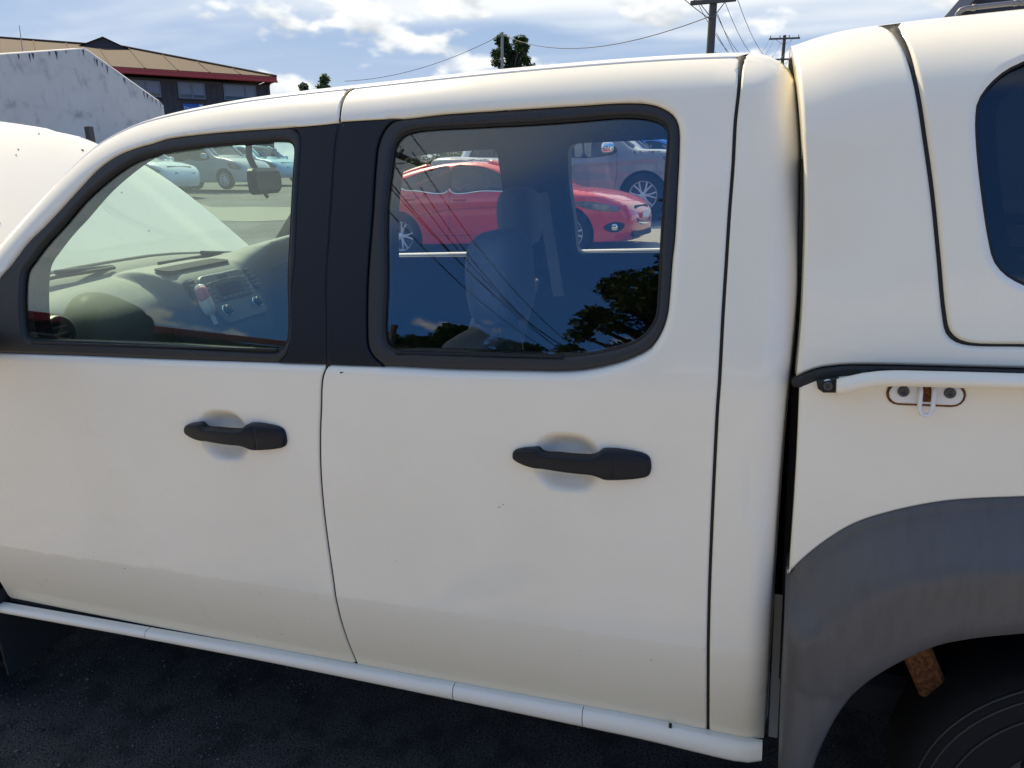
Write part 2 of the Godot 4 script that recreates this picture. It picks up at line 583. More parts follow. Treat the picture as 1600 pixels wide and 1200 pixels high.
func resample(dense: PackedVector2Array, ds: float, closed := false) -> PackedVector2Array:
	var total := 0.0
	for i in dense.size() - 1:
		total += dense[i].distance_to(dense[i + 1])
	var count := maxi(int(round(total / ds)), 1)
	var step := total / count
	var r := PackedVector2Array([dense[0]])
	var acc := 0.0
	var want := step
	for i in dense.size() - 1:
		var l := dense[i].distance_to(dense[i + 1])
		while want <= acc + l + 1e-9 and r.size() < count:
			r.append(dense[i].lerp(dense[i + 1], (want - acc) / maxf(l, 1e-9)))
			want += step
		acc += l
	if not closed:
		r.append(dense[dense.size() - 1])
	return r

func chain(list: Array, ds := 0.012) -> PackedVector2Array:   # polylines end to end, straight joints filled, closed
	var all := PackedVector2Array()
	for l in list:
		for p in l:
			if all.size() and all[all.size() - 1].distance_to(p) > ds * 1.6:
				var a := all[all.size() - 1]
				var n := int(ceil(a.distance_to(p) / ds))
				for k in range(1, n):
					all.append(a.lerp(p, float(k) / n))
			if all.is_empty() or all[all.size() - 1].distance_to(p) > 0.0015:
				all.append(p)
	var a2 := all[all.size() - 1]
	var n2 := int(ceil(a2.distance_to(all[0]) / ds))
	for k in range(1, n2):
		all.append(a2.lerp(all[0], float(k) / n2))
	while all.size() > 3 and all[all.size() - 1].distance_to(all[0]) < 0.0015:
		all.remove_at(all.size() - 1)
	return all

func rev(p: PackedVector2Array) -> PackedVector2Array:
	var q := p.duplicate()
	q.reverse()
	return q

func near_on(poly: PackedVector2Array, p: Vector2, closed := true) -> Vector2:
	var best := poly[0]
	var bd := INF
	for i in (poly.size() if closed else poly.size() - 1):
		var c := Geometry2D.get_closest_point_to_segment(p, poly[i], poly[(i + 1) % poly.size()])
		var d := c.distance_squared_to(p)
		if d < bd:
			bd = d
			best = c
	return best

# One sheet-metal, plastic or glass panel: a side-view outline with holes laid on the surface S(x, y) = z, its edges
# rolled in by the given width and depth and returned inwards. Glass is closed to a solid of the given thickness.
func panel(outer: PackedVector2Array, holes: Array, o: Dictionary) -> ArrayMesh:
	var S: Callable = o.S
	var off: float = o.get("off", 0.0)
	var g: float = o.get("g", 0.03)
	var ow: float = o.get("ow", 0.004)
	var oh: float = o.get("oh", 0.004)
	var hw: float = o.get("hw", ow)
	var hh: float = o.get("hh", oh)
	var fl: float = o.get("fl", 0.014)
	var soft: Array = o.get("soft", [])        # [polyline, width, depth]
	var dents: Array = o.get("dents", [])      # [centre, a, b, depth]
	var rings: Array = o.get("rings", [])      # extra sampling points
	var tint = o.get("tint")
	var thick: float = o.get("thick", 0.0)
	var mirror: bool = o.get("mirror", false)
	var loops := [outer]
	loops.append_array(holes)
	for k in loops.size():
		if Geometry2D.is_polygon_clockwise(loops[k]) == (k == 0):
			loops[k] = rev(loops[k])           # the panel's stuff lies to the left of every loop
	outer = loops[0]
	var P := PackedVector2Array()
	var seen := {}
	var add := func(p: Vector2) -> void:
		var key := Vector2i(roundi(p.x * 1200.0), roundi(p.y * 1200.0))
		if not seen.has(key):
			seen[key] = true
			P.append(p)
	var inside := func(p: Vector2) -> bool:
		if not Geometry2D.is_point_in_polygon(p, outer):
			return false
		for k in range(1, loops.size()):
			if Geometry2D.is_point_in_polygon(p, loops[k]):
				return false
		return true
	var clear := func(p: Vector2) -> float:
		var d := INF
		for l in loops:
			d = minf(d, near_on(l, p).distance_to(p))
		return d
	for l in loops:
		for p in l:
			seen[Vector2i(roundi(p.x * 1200.0), roundi(p.y * 1200.0))] = true
			P.append(p)
	for k in loops.size():
		var l: PackedVector2Array = loops[k]
		var w := ow if k == 0 else hw
		if w <= 0.0:
			continue
		for f in [0.18, 0.45, 1.0, 2.2]:
			for i in l.size():
				var a := l[(i - 1 + l.size()) % l.size()]
				var b := l[(i + 1) % l.size()]
				var n := (b - a).orthogonal().normalized() * -1.0
				var p: Vector2 = l[i] - n * -w * f
				if inside.call(p) and near_on(l, p).distance_to(p) > w * f * 0.85:
					add.call(p)
	for s in soft:
		for f in [0.25, 0.5, 0.75, 1.0]:
			var l: PackedVector2Array = s[0]
			for i in l.size():
				var a := l[maxi(i - 1, 0)]
				var b := l[mini(i + 1, l.size() - 1)]
				var n := (b - a).orthogonal().normalized()
				for sg in [-1.0, 1.0]:
					var p: Vector2 = l[i] + n * sg * s[1] * f
					if inside.call(p) and clear.call(p) > minf(s[1] * f * 0.6, 0.004):
						add.call(p)
	for p in rings:
		if inside.call(p) and clear.call(p) > 0.006:
			add.call(p)
	for d in dents:
		for i in range(-11, 12):
			for j in range(-11, 12):
				var p: Vector2 = d[0] + Vector2(i * d[1], j * d[2]) / 10.0 + Vector2(rng.randf() - 0.5, rng.randf() - 0.5) * 0.001
				if inside.call(p) and clear.call(p) > 0.005:
					add.call(p)
	var lo := outer[0]
	var hi := outer[0]
	for p in outer:
		lo = lo.min(p)
		hi = hi.max(p)
	var x := lo.x + g * 0.5
	var row := 0
	while x < hi.x:
		var y := lo.y + g * (0.25 + 0.5 * (row % 2))
		while y < hi.y:
			var p := Vector2(x, y) + Vector2(rng.randf() - 0.5, rng.randf() - 0.5) * g * 0.2
			if inside.call(p):
				var c: float = clear.call(p)
				if c > maxf(g * 0.35, ow * 1.3):
					var ok := true
					for d in dents:
						if absf(p.x - d[0].x) < d[1] * 1.12 and absf(p.y - d[0].y) < d[2] * 1.12:
							ok = false
					if ok:
						add.call(p)
			y += g
		x += g * 0.9
		row += 1
	var D := Geometry2D.triangulate_delaunay(P)
	var F := func(p: Vector2) -> float:
		var z: float = S.call(p) + off
		for d in dents:
			var q := pow(pow(absf(p.x - d[0].x) / d[1], 2.6) + pow(absf(p.y - d[0].y) / d[2], 2.6), 1.0 / 2.6)
			if q < 1.0:
				z -= d[3] * (1.0 - smoothstep(0.46, 1.0, q))
		for s in soft:
			var dd := near_on(s[0], p, false).distance_to(p)
			if dd < s[1]:
				z -= s[2] * (1.0 - dd / s[1]) * (1.0 - dd / s[1])
		return z
	var V := PackedVector3Array()
	var N := PackedVector3Array()
	var C := PackedColorArray()
	for p in P:
		var z: float = F.call(p)
		var e := 0.0015
		var gx: float = (F.call(p + Vector2(e, 0)) - F.call(p - Vector2(e, 0))) / (2 * e)
		var gy_: float = (F.call(p + Vector2(0, e)) - F.call(p - Vector2(0, e))) / (2 * e)
		for k in loops.size():
			var w := ow if k == 0 else hw
			var h := oh if k == 0 else hh
			if w <= 0.0:
				continue
			var c := near_on(loops[k], p)
			var dd := c.distance_to(p)
			if dd < w:
				z -= h * (1.0 - dd / w) * (1.0 - dd / w)
				var dir := (p - c) / dd if dd > 1e-5 else Vector2.ZERO
				if dd <= 1e-5:
					var l: PackedVector2Array = loops[k]
					var bi := 0
					for i in l.size():
						if l[i].distance_squared_to(p) < l[bi].distance_squared_to(p):
							bi = i
					dir = -(l[(bi + 1) % l.size()] - l[(bi - 1 + l.size()) % l.size()]).orthogonal().normalized()
				var s := 2.0 * h / w * (1.0 - dd / w)
				gx += s * dir.x
				gy_ += s * dir.y
		V.append(Vector3(p.x, p.y, z))
		N.append(Vector3(-gx, -gy_, 1).normalized())
		C.append(tint.call(p) if tint != null else WHITE)
	var idx := PackedInt32Array()
	for t in range(0, D.size(), 3):
		var a := P[D[t]]
		var b := P[D[t + 1]]
		var c := P[D[t + 2]]
		if absf((b - a).cross(c - a)) < 1e-9 or not inside.call((a + b + c) / 3.0):
			continue
		if (b - a).cross(c - a) > 0.0:
			idx.append_array([D[t], D[t + 2], D[t + 1]])
		else:
			idx.append_array([D[t], D[t + 1], D[t + 2]])
	var front := V.size()
	if thick > 0.0:
		for i in front:
			V.append(V[i] - N[i] * thick)
			N.append(-N[i])
			C.append(WHITE)
		for t in range(0, idx.size(), 3):
			idx.append_array([idx[t] + front, idx[t + 2] + front, idx[t + 1] + front])
	if fl > 0.0 or thick > 0.0:
		var at := 0
		for l in loops:
			var base := V.size()
			for i in l.size():
				var a: Vector2 = l[(i - 1 + l.size()) % l.size()]
				var b: Vector2 = l[(i + 1) % l.size()]
				var n: Vector2 = (b - a).orthogonal().normalized() * -1.0
				# .orthogonal() turns to the left here; outwards is to the right of the loop
				if inside.call(l[i] + n * 0.0012):
					n = -n
				var v := V[at + i]
				V.append(v)
				V.append(v - Vector3(0, 0, fl) if thick <= 0.0 else V[front + at + i])
				N.append(Vector3(n.x, n.y, 0))
				N.append(Vector3(n.x, n.y, 0))
				C.append(C[at + i])
				C.append(C[at + i])
			for i in l.size():
				var j: int = (i + 1) % l.size()
				var q := [base + 2 * i, base + 2 * j, base + 2 * j + 1, base + 2 * i + 1]
				var fn := (V[q[1]] - V[q[0]]).cross(V[q[2]] - V[q[0]])
				if fn.dot(N[q[0]]) < 0.0:
					idx.append_array([q[0], q[1], q[2], q[0], q[2], q[3]])
				else:
					idx.append_array([q[0], q[2], q[1], q[0], q[3], q[2]])
			at += l.size()
	if mirror:
		for i in V.size():
			V[i].z = -FAR_W - V[i].z
			N[i].z = -N[i].z
		for t in range(0, idx.size(), 3):
			var k := idx[t + 1]
			idx[t + 1] = idx[t + 2]
			idx[t + 2] = k
	return commit(V, idx, C, PackedVector2Array(), PackedVector2Array(), N)

# ---------------------------------------------------------------- the truck's surfaces
func zc(y: float) -> float:      # the cab's cross-section at the side: y -> z
	var z := -(y - 0.85) * (y - 0.85) * 0.10 if y < 1.07 else -0.00484 - (y - 1.07) * 0.044
	var tn := 0.20345
	if y > 1.02:
		z -= tn * (y - 1.02) * (y - 1.02) / 0.2 if y < 1.12 else tn * (y - 1.07)
	if y > 1.07:
		z -= 0.10 * (y - 1.07) * (y - 1.07)
	if y < 0.52:
		z -= 0.13 * (0.52 - y)
	return z

func s_cab(p: Vector2) -> float:
	var z := zc(p.y)
	if p.x < -0.5:
		z -= 0.008 * (p.x + 0.5) * (p.x + 0.5)
	if p.y > 1.42 or p.x > -0.1 or p.x < -1.45:
		var r := 0.09
		if p.x > -0.05:
			r = lerpf(0.09, 0.045, smoothstep(0.0, 0.15, 1.60 - p.y))
		var e := near_on(roofline, p, false).distance_to(p)
		if e < r:
			z -= r - sqrt(maxf(r * r - (r - e) * (r - e), 0.0))
	return z

func s_glass(p: Vector2) -> float:      # the panes: one even curve from top to bottom
	var z := -0.00484 - 0.24745 * (p.y - 1.07) - 0.10 * (p.y - 1.07) * (p.y - 1.07)
	if p.x < -0.5:
		z -= 0.008 * (p.x + 0.5) * (p.x + 0.5)
	return z

func s_bed(p: Vector2) -> float:
	return zc(minf(p.y, 1.0))

func s_canopy(p: Vector2) -> float:
	var z := -0.012 - 0.1228 * (p.y - 1.07) - 0.07 * (p.y - 1.07) * (p.y - 1.07)
	var r := 0.17
	if p.y > 1.40:
		var e := near_on(canopy_line, p, false).distance_to(p)
		if e < r:
			z -= r - sqrt(maxf(r * r - (r - e) * (r - e), 0.0))
	return z

func dusty(p: Vector2) -> Color:    # road dust settled on the lower doors
	var k := 0.13 * smoothstep(0.55, 0.30, p.y)
	return Color(WHITE.r * (1.0 - k * 0.7), WHITE.g * (1.0 - k), WHITE.b * (1.0 - k * 1.7))

func shift(p: PackedVector2Array, dx: float, dy := 0.0) -> PackedVector2Array:
	var q := PackedVector2Array()
	for v in p:
		q.append(v + Vector2(dx, dy))
	return q

func line_in(p: PackedVector2Array, d: float) -> PackedVector2Array:   # a polyline moved to its right
	var q := PackedVector2Array()
	for i in p.size():
		var t := (p[mini(i + 1, p.size() - 1)] - p[maxi(i - 1, 0)]).normalized()
		q.append(p[i] + Vector2(t.y, -t.x) * d)
	return q

func cut_x(p: PackedVector2Array, x0: float, x1: float) -> PackedVector2Array:
	var q := PackedVector2Array()
	for v in p:
		if v.x >= x0 and v.x <= x1:
			q.append(v)
	return q

func build_truck() -> void:
	truck = thing("utility_truck", "white double cab utility truck with raised bonnet and a canopy over its tray", "truck")
	truck.basis = Basis(Vector3(0, 0, 1), deg_to_rad(2.7)) * Basis(Vector3(1, 0, 0), deg_to_rad(1.6))
	roofline = smooth(pts([-2.06, 1.09, -1.93, 1.205, -1.803, 1.322, -1.686, 1.417, -1.559, 1.511, -1.49, 1.553, -1.42, 1.58, -1.364, 1.595, -1.291, 1.606, -1.208, 1.614, -1.128, 1.62, -1.05, 1.624, -0.936, 1.627, -0.743, 1.629, -0.489, 1.631, -0.225, 1.628, -0.069, 1.622, 0.005, 1.616, 0.034, 1.61, 0.057, 1.599, 0.075, 1.582, 0.087, 1.558, 0.093, 1.516, 0.098, 1.459, 0.102, 1.4, 0.105, 1.28, 0.105, 1.2, 0.1, 1.1, 0.094, 1, 0.089, 0.85, 0.086, 0.7, 0.084, 0.5, 0.083, 0.3]), 0.02)
	var cab := s_cab
	var gbh := smooth(pts([-0.7937, 1.6089, -0.7978, 1.5977, -0.795, 1.5704, -0.792, 1.5444]), 0.010)
	var gbm := smooth(pts([-0.7921, 1.5459, -0.797, 1.5115, -0.7999, 1.4128, -0.8038, 1.2852, -0.8057, 1.2335, -0.8016, 1.1512, -0.8016, 1.0671]), 0.012)
	var gbl := smooth(pts([-0.8016, 1.0665, -0.8121, 1.0462, -0.8181, 1.0237, -0.825, 0.9784, -0.8357, 0.9142, -0.8462, 0.8259, -0.8517, 0.7345, -0.8541, 0.6394, -0.8556, 0.5601, -0.8614, 0.4405, -0.8586, 0.3698, -0.853, 0.3138]), 0.012)
	var gc := smooth(pts([-0.0041, 1.599, -0.0046, 1.5472, -0.0083, 1.4923, -0.0092, 1.4225, -0.012, 1.3455, -0.0141, 1.2619, -0.0163, 1.1791, -0.0183, 1.0659, -0.0208, 1.0088, -0.0275, 0.7381, -0.0293, 0.6218, -0.03, 0.4957, -0.0309, 0.2966]), 0.012)
	var f_out := smooth(pts([-1.7049, 1.2707, -1.6458, 1.3272, -1.5985, 1.3601, -1.5487, 1.3981, -1.4918, 1.4437, -1.4367, 1.4863, -1.3823, 1.5132, -1.3271, 1.5269, -1.2726, 1.5355, -1.2446, 1.5413, -1.1439, 1.5455, -1.0286, 1.5457, -0.9203, 1.5443, -0.9008, 1.5443]), 0.012)
	var f_side := smooth(pts([-0.9186, 1.5442, -0.8965, 1.5357, -0.8866, 1.5209, -0.8853, 1.49, -0.8866, 1.3876, -0.8864, 1.2752, -0.8905, 1.2339, -0.8918, 1.1501, -0.8935, 1.1164, -0.9016, 1.0865, -0.9232, 1.0668]), 0.010)
	var belt := smooth(pts([-1.7622, 1.0653, -1.7313, 1.0651, -1.48, 1.0662, -1.2511, 1.0655, -1.0078, 1.0661, -0.9264, 1.0662, -0.8024, 1.0664]), 0.012)
	var r_top := smooth(pts([-0.7893, 1.5472, -0.732, 1.5461, -0.6738, 1.5445, -0.648, 1.5427, -0.5634, 1.5451, -0.4586, 1.5439, -0.3658, 1.5424, -0.285, 1.5409, -0.2073, 1.5394, -0.1614, 1.5344, -0.1344, 1.5251, -0.1128, 1.5093, -0.1038, 1.4902, -0.1011, 1.4417, -0.1015, 1.3852, -0.1027, 1.3032, -0.1056, 1.2632, -0.1079, 1.2068, -0.111, 1.1698, -0.119, 1.1435, -0.1356, 1.1173, -0.1709, 1.096, -0.2196, 1.0798, -0.2665, 1.0706, -0.3147, 1.067, -0.347, 1.0666, -0.5292, 1.0645, -0.6119, 1.0657, -0.6701, 1.0665, -0.7416, 1.0663, -0.8001, 1.0665]), 0.010)
	var r_side := smooth(pts([-0.648, 1.5427, -0.6705, 1.5393, -0.6868, 1.5256, -0.6995, 1.4993, -0.7038, 1.452, -0.7051, 1.3712, -0.7112, 1.233, -0.7095, 1.1324, -0.7065, 1.1062, -0.6948, 1.0855, -0.6701, 1.0665]), 0.008)
	var glass_f := smooth(pts([-1.6592, 1.2547, -1.635, 1.2834, -1.5902, 1.3262, -1.5461, 1.3609, -1.4751, 1.4215, -1.4193, 1.4577, -1.3642, 1.4869, -1.3095, 1.505, -1.2398, 1.5135, -1.1403, 1.5188, -1.0259, 1.5199, -0.9308, 1.519, -0.9126, 1.5155, -0.9032, 1.5078, -0.9006, 1.4961, -0.9012, 1.4459, -0.9022, 1.3131, -0.903, 1.2339, -0.8995, 1.1707, -0.9001, 1.1189, -0.9092, 1.0978, -0.9272, 1.0901, -1.0066, 1.0892, -1.2491, 1.094, -1.4774, 1.0959, -1.6311, 1.0969, -1.6499, 1.1025]), 0.012, true)
	var glass_r := smooth(pts([-0.6791, 1.3704, -0.6726, 1.4504, -0.6708, 1.4779, -0.6644, 1.4996, -0.6489, 1.5138, -0.6212, 1.5201, -0.4866, 1.5195, -0.3644, 1.5169, -0.2838, 1.517, -0.2062, 1.5171, -0.1633, 1.5118, -0.1391, 1.504, -0.125, 1.4916, -0.1217, 1.4773, -0.1234, 1.4143, -0.1261, 1.3037, -0.1269, 1.2068, -0.13, 1.1664, -0.1427, 1.1432, -0.166, 1.124, -0.2201, 1.1066, -0.2826, 1.0966, -0.3471, 1.095, -0.6113, 1.0971, -0.648, 1.0962, -0.6643, 1.1046, -0.6726, 1.1206, -0.6737, 1.2328]), 0.012, true)
	var top := line_in(roofline, 0.0138)       # the doors stop a finger short of the roof gutter
	var top_f := cut_x(top, -3.0, -0.799)
	var top_r := cut_x(top, -0.795, -0.008)
	var rings := PackedVector2Array()
	for f in [0.004, 0.009, 0.02, 0.028, 0.038, 0.05, 0.064, 0.082, 0.094]:
		for p in line_in(roofline, f):
			rings.append(p)
	for k in 75:
		for dy in [-0.012, -0.002, 0.003, 0.013]:
			rings.append(Vector2(lerpf(-1.98, 0.07, k / 74.0), 0.52 + dy))
	var skin := {"S": cab, "rings": rings, "tint": dusty, "g": 0.034}
	# rear door: one sheet round the window
	var gap := 0.0022
	var low_r := PackedVector2Array([Vector2(-0.853, 0.306), Vector2(-0.55, 0.299), Vector2(-0.033, 0.292)])
	var frame_edge_r := r_top
	var rear := chain([shift(gbl, gap), low_r, rev(shift(gc, -gap)), rev(top_r), shift(gbh, gap), r_top], 0.012)
	var o := skin.duplicate()
	o.soft = [[cut_x(r_top, -0.68, 0.0), 0.016, 0.006], [belt_of(r_top), 0.016, 0.007]]
	o.dents = [[Vector2(-0.295, 0.892), 0.070, 0.064, 0.030]]
	var rd := part("rear_door", panel(rear, [], o), "white_paint", truck)
	# front door with its mirror corner, running out of sight to the front
	var low_f := PackedVector2Array([Vector2(-2.0, 0.318), Vector2(-1.5, 0.311), Vector2(-1.1, 0.309), Vector2(-0.862, 0.308)])
	var front_gap := PackedVector2Array([Vector2(-2.0, 1.06), Vector2(-2.01, 0.8), Vector2(-2.0, 0.318)])
	var corner := PackedVector2Array([Vector2(-1.762, 1.065), Vector2(-1.762, 1.225), Vector2(-1.705, 1.271)])
	var pillar_foot := PackedVector2Array([Vector2(-2.0, 1.06), Vector2(-1.94, 1.09), Vector2(-1.86, 1.24)])
	var front := chain([front_gap, low_f, rev(shift(gbl, -gap)), rev(belt), corner, f_out, smooth(pts([-0.901, 1.544, -0.852, 1.544, -0.796, 1.545]), 0.012), rev(shift(gbh, -gap)), rev(top_f.slice(6)), rev(pillar_foot)], 0.012)
	o = skin.duplicate()
	o.soft = [[belt, 0.016, 0.007], [f_out, 0.010, 0.004]]
	o.dents = [[Vector2(-1.085, 0.897), 0.070, 0.064, 0.030]]
	var fd := part("front_door", panel(front, [], o), "white_paint", truck)
	# black window surrounds and pillar covers
	var ring_f := chain([rev(belt).slice(11), PackedVector2Array([Vector2(-1.758, 1.068), Vector2(-1.758, 1.222)]), f_out, f_side.slice(2)], 0.010)
	var bl := {"S": cab, "off": -0.004, "ow": 0.008, "oh": 0.005, "hw": 0.009, "hh": 0.008, "fl": 0.03, "g": 0.04}
	part("window_surround", panel(ring_f, [glass_f], bl), "black_plastic", fd)
	var cover := {"S": cab, "off": -0.003, "ow": 0.003, "oh": 0.003, "fl": 0.012, "g": 0.035}
	part("pillar_cover", panel(chain([shift(rev(f_side), 0.002), pts([-0.919, 1.5425, -0.799, 1.5435]), shift(gbm, -gap)], 0.010), [], cover), "black_satin", fd)
	var r_right := PackedVector2Array()
	var from_top := PackedVector2Array()
	for p in r_top:
		if p.x > -0.648:
			r_right.append(p)
	var lower_left := belt_of(r_top)
	var upper := PackedVector2Array()
	for p in r_top:
		if p.y > 1.5 and p.x < -0.645:
			upper.append(p)
	var ring_r := PackedVector2Array()
	for p in r_top:
		if p.x > -0.648 or (p.y < 1.3 and p.x > -0.67):
			ring_r.append(p)
	part("window_surround", panel(chain([line_in(ring_r, 0.0015), rev(r_side)], 0.010), [glass_r], bl), "black_plastic", rd)
	var left_low := PackedVector2Array()
	for p in lower_left:
		if p.x < -0.672:
			left_low.append(p)
	part("pillar_cover", panel(chain([line_in(upper, 0.001), shift(r_side, -0.002), left_low, rev(shift(gbm, gap))], 0.010), [], cover), "black_satin", rd)
	# panes, solid and thin
	part("window", panel(grow(glass_f, 0.008), [], {"S": s_glass, "off": -0.016, "ow": 0.0, "g": 0.06, "thick": 0.004}), "side_glass", fd)
	part("window", panel(grow(glass_r, 0.008), [], {"S": s_glass, "off": -0.016, "ow": 0.0, "g": 0.06, "thick": 0.004}), "rear_glass", rd)
	for e in [[-1.632, -0.925, 1.0935, fd], [-0.645, -0.30, 1.0945, rd]]:
		var strip := []
		for k in 13:
			var x: float = lerpf(e[0], e[1], k / 12.0)
			strip.append(Vector3(x, e[2], s_cab(Vector2(x, e[2])) - 0.0065))
		part("wiper_strip", tube(strip, 0.0030, 6), "black_satin", e[3])
	var seal := []
	for l in [[glass_f, fd], [glass_r, rd]]:
		var path := []
		for p in l[0]:
			path.append(Vector3(p.x, p.y, s_cab(p) - 0.013))
		path.append(path[0])
		part("window_seal", tube(path, 0.0035, 6), "rubber", l[1])
	# small chips and specks on the doors
	for k in 16:
		var p := Vector2(rng.randf_range(-1.6, -0.06), rng.randf_range(0.33, 1.03))
		if absf(p.x + 0.84) < 0.04 or absf(p.y - 0.9) < 0.08:
			continue
		var sz := rng.randf_range(0.0006, 0.0014)
		part("paint_chip", lathe([Vector2(0.0, 0.0006), Vector2(sz, 0.0004), Vector2(sz * 1.2, -0.0005)], 7), "bark", rd if p.x > -0.84 else fd, Vector3(p.x, p.y, s_cab(p) + 0.0002))
	# cab quarter behind the rear door
	var back := PackedVector2Array()
	for p in roofline:
		if p.x > 0.0:
			back.append(p)
	var quarter := chain([line_in(cut_x(roofline, -0.0, 0.05), 0.0008).slice(0, 2), line_in(back, 0.0008), PackedVector2Array([Vector2(0.080, 0.285)]), PackedVector2Array([Vector2(-0.026, 0.288)]), rev(shift(gc, gap + 0.0015))], 0.012)
	o = skin.duplicate()
	o.dents = [[Vector2(0.055, 0.87), 0.035, 0.10, 0.0035]]
	part("cab_quarter", panel(quarter, [], o), "white_paint", truck)
	cab_shell()
	handle(rd, Vector2.ZERO)
	handle(fd, Vector2(-0.783, 0.006))
	# dark channel behind the door gaps
	for gpath in [[gbh, gbm, gbl], [gc]]:
		var pth := []
		for l in gpath:
			for p in l:
				pth.append(Vector3(p.x, p.y, s_cab(p) - 0.017))
		part("door_seal", tube(pth, 0.011, 8), "rubber", truck)
	sills()
	far_side(glass_f, glass_r)
	interior()
	bonnet_and_front()
	tray()
	canopy()

func belt_of(p: PackedVector2Array) -> PackedVector2Array:
	var q := PackedVector2Array()
	for v in p:
		if v.y < 1.12 and v.x < -0.12:
			q.append(v)
	return q

func grow(p: PackedVector2Array, d: float) -> PackedVector2Array:
	var r := Geometry2D.offset_polygon(p, d, Geometry2D.JOIN_ROUND)
	var c: PackedVector2Array = r[0]
	c.append(c[0])
	return resample(c, 0.014, true)

func cab_shell() -> void:       # roof, gutter, pillars, windscreen, back wall
	var L := roofline
	var rows := []
	var pillar := []
	var pillar_far := []
	var ws := []
	var wall := []
	for i in L.size():
		var t := (L[mini(i + 1, L.size() - 1)] - L[maxi(i - 1, 0)]).normalized()
		var n := Vector2(t.y, -t.x)
		var over_door := L[i].x < -0.002 and L[i].y > 1.2
		var edge := []
		for e in [0.0115, 0.0085, 0.005, 0.0022, 0.0006, 0.0]:
			if over_door or e == 0.0:
				var p: Vector2 = L[i] + n * float(e)
				edge.append(Vector3(p.x, p.y, s_cab(p)))
			else:
				var p := L[i]
				edge.append(Vector3(p.x, p.y, s_cab(p)))
		var q: Vector3 = edge[5]
		var zf := -FAR_W - q.z
		if L[i].x < -1.33:
			var row := edge.duplicate()
			var row2 := []
			for s in [0.012, 0.03, 0.05, 0.07]:
				row.append(Vector3(q.x - t.y * s * 0.10, q.y + t.x * s * 0.10, q.z - s))
			for v in row:
				row2.append(Vector3(v.x, v.y, -FAR_W - v.z))
			pillar.append(row)
			pillar_far.append(row2)
			var wr := []
			for k in 13:
				var u := k / 12.0
				var bow := 4.0 * u * (1.0 - u)
				wr.append(Vector3(q.x - 0.10 * bow, q.y - 0.004 + 0.020 * bow, lerpf(q.z - 0.062, zf + 0.062, u)))
			ws.append(wr)
		if L[i].x >= -1.36 and L[i].y > 1.30:
			var row := edge.duplicate()
			var flat := absf(t.x)
			for k in range(1, 16):
				var u := k / 16.0
				var bow := pow(4.0 * u * (1.0 - u), 0.6)
				row.append(Vector3(q.x + (1.0 - flat) * 0.012 * bow, q.y + flat * (0.022 * bow - 0.012 * smoothstep(0.0, 0.08, bow) * 0.0), lerpf(q.z, zf, u)))
			for k in range(5, -1, -1):
				row.append(Vector3(edge[k].x, edge[k].y, -FAR_W - edge[k].z))
			rows.append(row)
		if L[i].x > 0.0 and L[i].y <= 1.32:
			wall.append([q, Vector3(q.x + 0.004, q.y, q.z - 0.03), Vector3(q.x + 0.006, q.y, zf + 0.03), Vector3(q.x, q.y, zf)])
	part("roof", loft(rows, false, true), "white_paint", truck)
	var gut := []
	for p in line_in(L, 0.0127):
		if p.x < -0.012:
			gut.append(Vector3(p.x, p.y, s_cab(p) - 0.0035))
	part("roof_gutter", tube(gut, 0.0030, 6), "white_plastic", truck)
	part("windscreen_pillar", loft(pillar, false, true), "white_paint", truck)
	part("windscreen_pillar", loft(pillar_far, false, true), "white_paint", truck)
	var screen := part("windscreen", loft(ws), "clear_glass", truck)
	var band := []
	for r in ws:
		if r[0].y > 1.545:
			band.append(r.map(func(v): return v + Vector3(0.004, -0.003, 0)))
	part("shade_band", loft(band), "shade_band", screen)
	part("back_wall", loft(wall, false, true), "white_paint", truck)
	# lichen grown along the rear roof corner
	var pth := []
	for p in L:
		if p.x > 0.062 and p.y > 1.33:
			pth.append(Vector3(p.x - 0.0006, p.y, s_cab(p) - 0.0025))
	part("lichen_edge", tube(pth, 0.0022, 5), "lichen", truck)

func handle(door: Node3D, at: Vector2) -> void:
	var outline := smooth(pts([-0.403, 0.8993, -0.4004, 0.9091, -0.3896, 0.9151, -0.3644, 0.92, -0.3499, 0.9199, -0.3399, 0.9133, -0.3074, 0.9135, -0.2673, 0.9132, -0.2436, 0.9145, -0.2337, 0.9187, -0.2238, 0.9265, -0.2102, 0.9284, -0.1814, 0.9274, -0.1474, 0.9218, -0.1381, 0.9154, -0.1348, 0.9016, -0.1363, 0.8854, -0.142, 0.8778, -0.1534, 0.8742, -0.1918, 0.8696, -0.221, 0.8692, -0.2308, 0.8736, -0.2445, 0.8777, -0.2683, 0.8785, -0.3086, 0.88, -0.3413, 0.8816, -0.3537, 0.8807, -0.3724, 0.8824, -0.3931, 0.8883, -0.4023, 0.8941]), 0.004, true)
	var S := func(p: Vector2) -> float:
		return 0.026 - 0.9 * (p.x + 0.268) * (p.x + 0.268) - 5.0 * (p.y - 0.897) * (p.y - 0.897)
	var sg := func(p: Vector2) -> float:
		return S.call(p - at)
	var cut := shift(smooth(pts([-0.2085, 0.930, -0.2025, 0.918, -0.2005, 0.903, -0.2005, 0.890, -0.2035, 0.876, -0.2075, 0.867]), 0.004), at.x, at.y)
	part("door_handle", panel(shift(outline, at.x, at.y), [], {"S": sg, "ow": 0.006, "oh": 0.006, "fl": 0.018, "g": 0.008, "soft": [[cut, 0.0022, 0.0022]]}), "black_satin", door)
	for x in [-0.378, -0.215]:
		part("handle_foot", box(Vector3(0.022, 0.022, 0.03), 0.006), "black_satin", door, Vector3(x + at.x, 0.899 + at.y, -0.003))

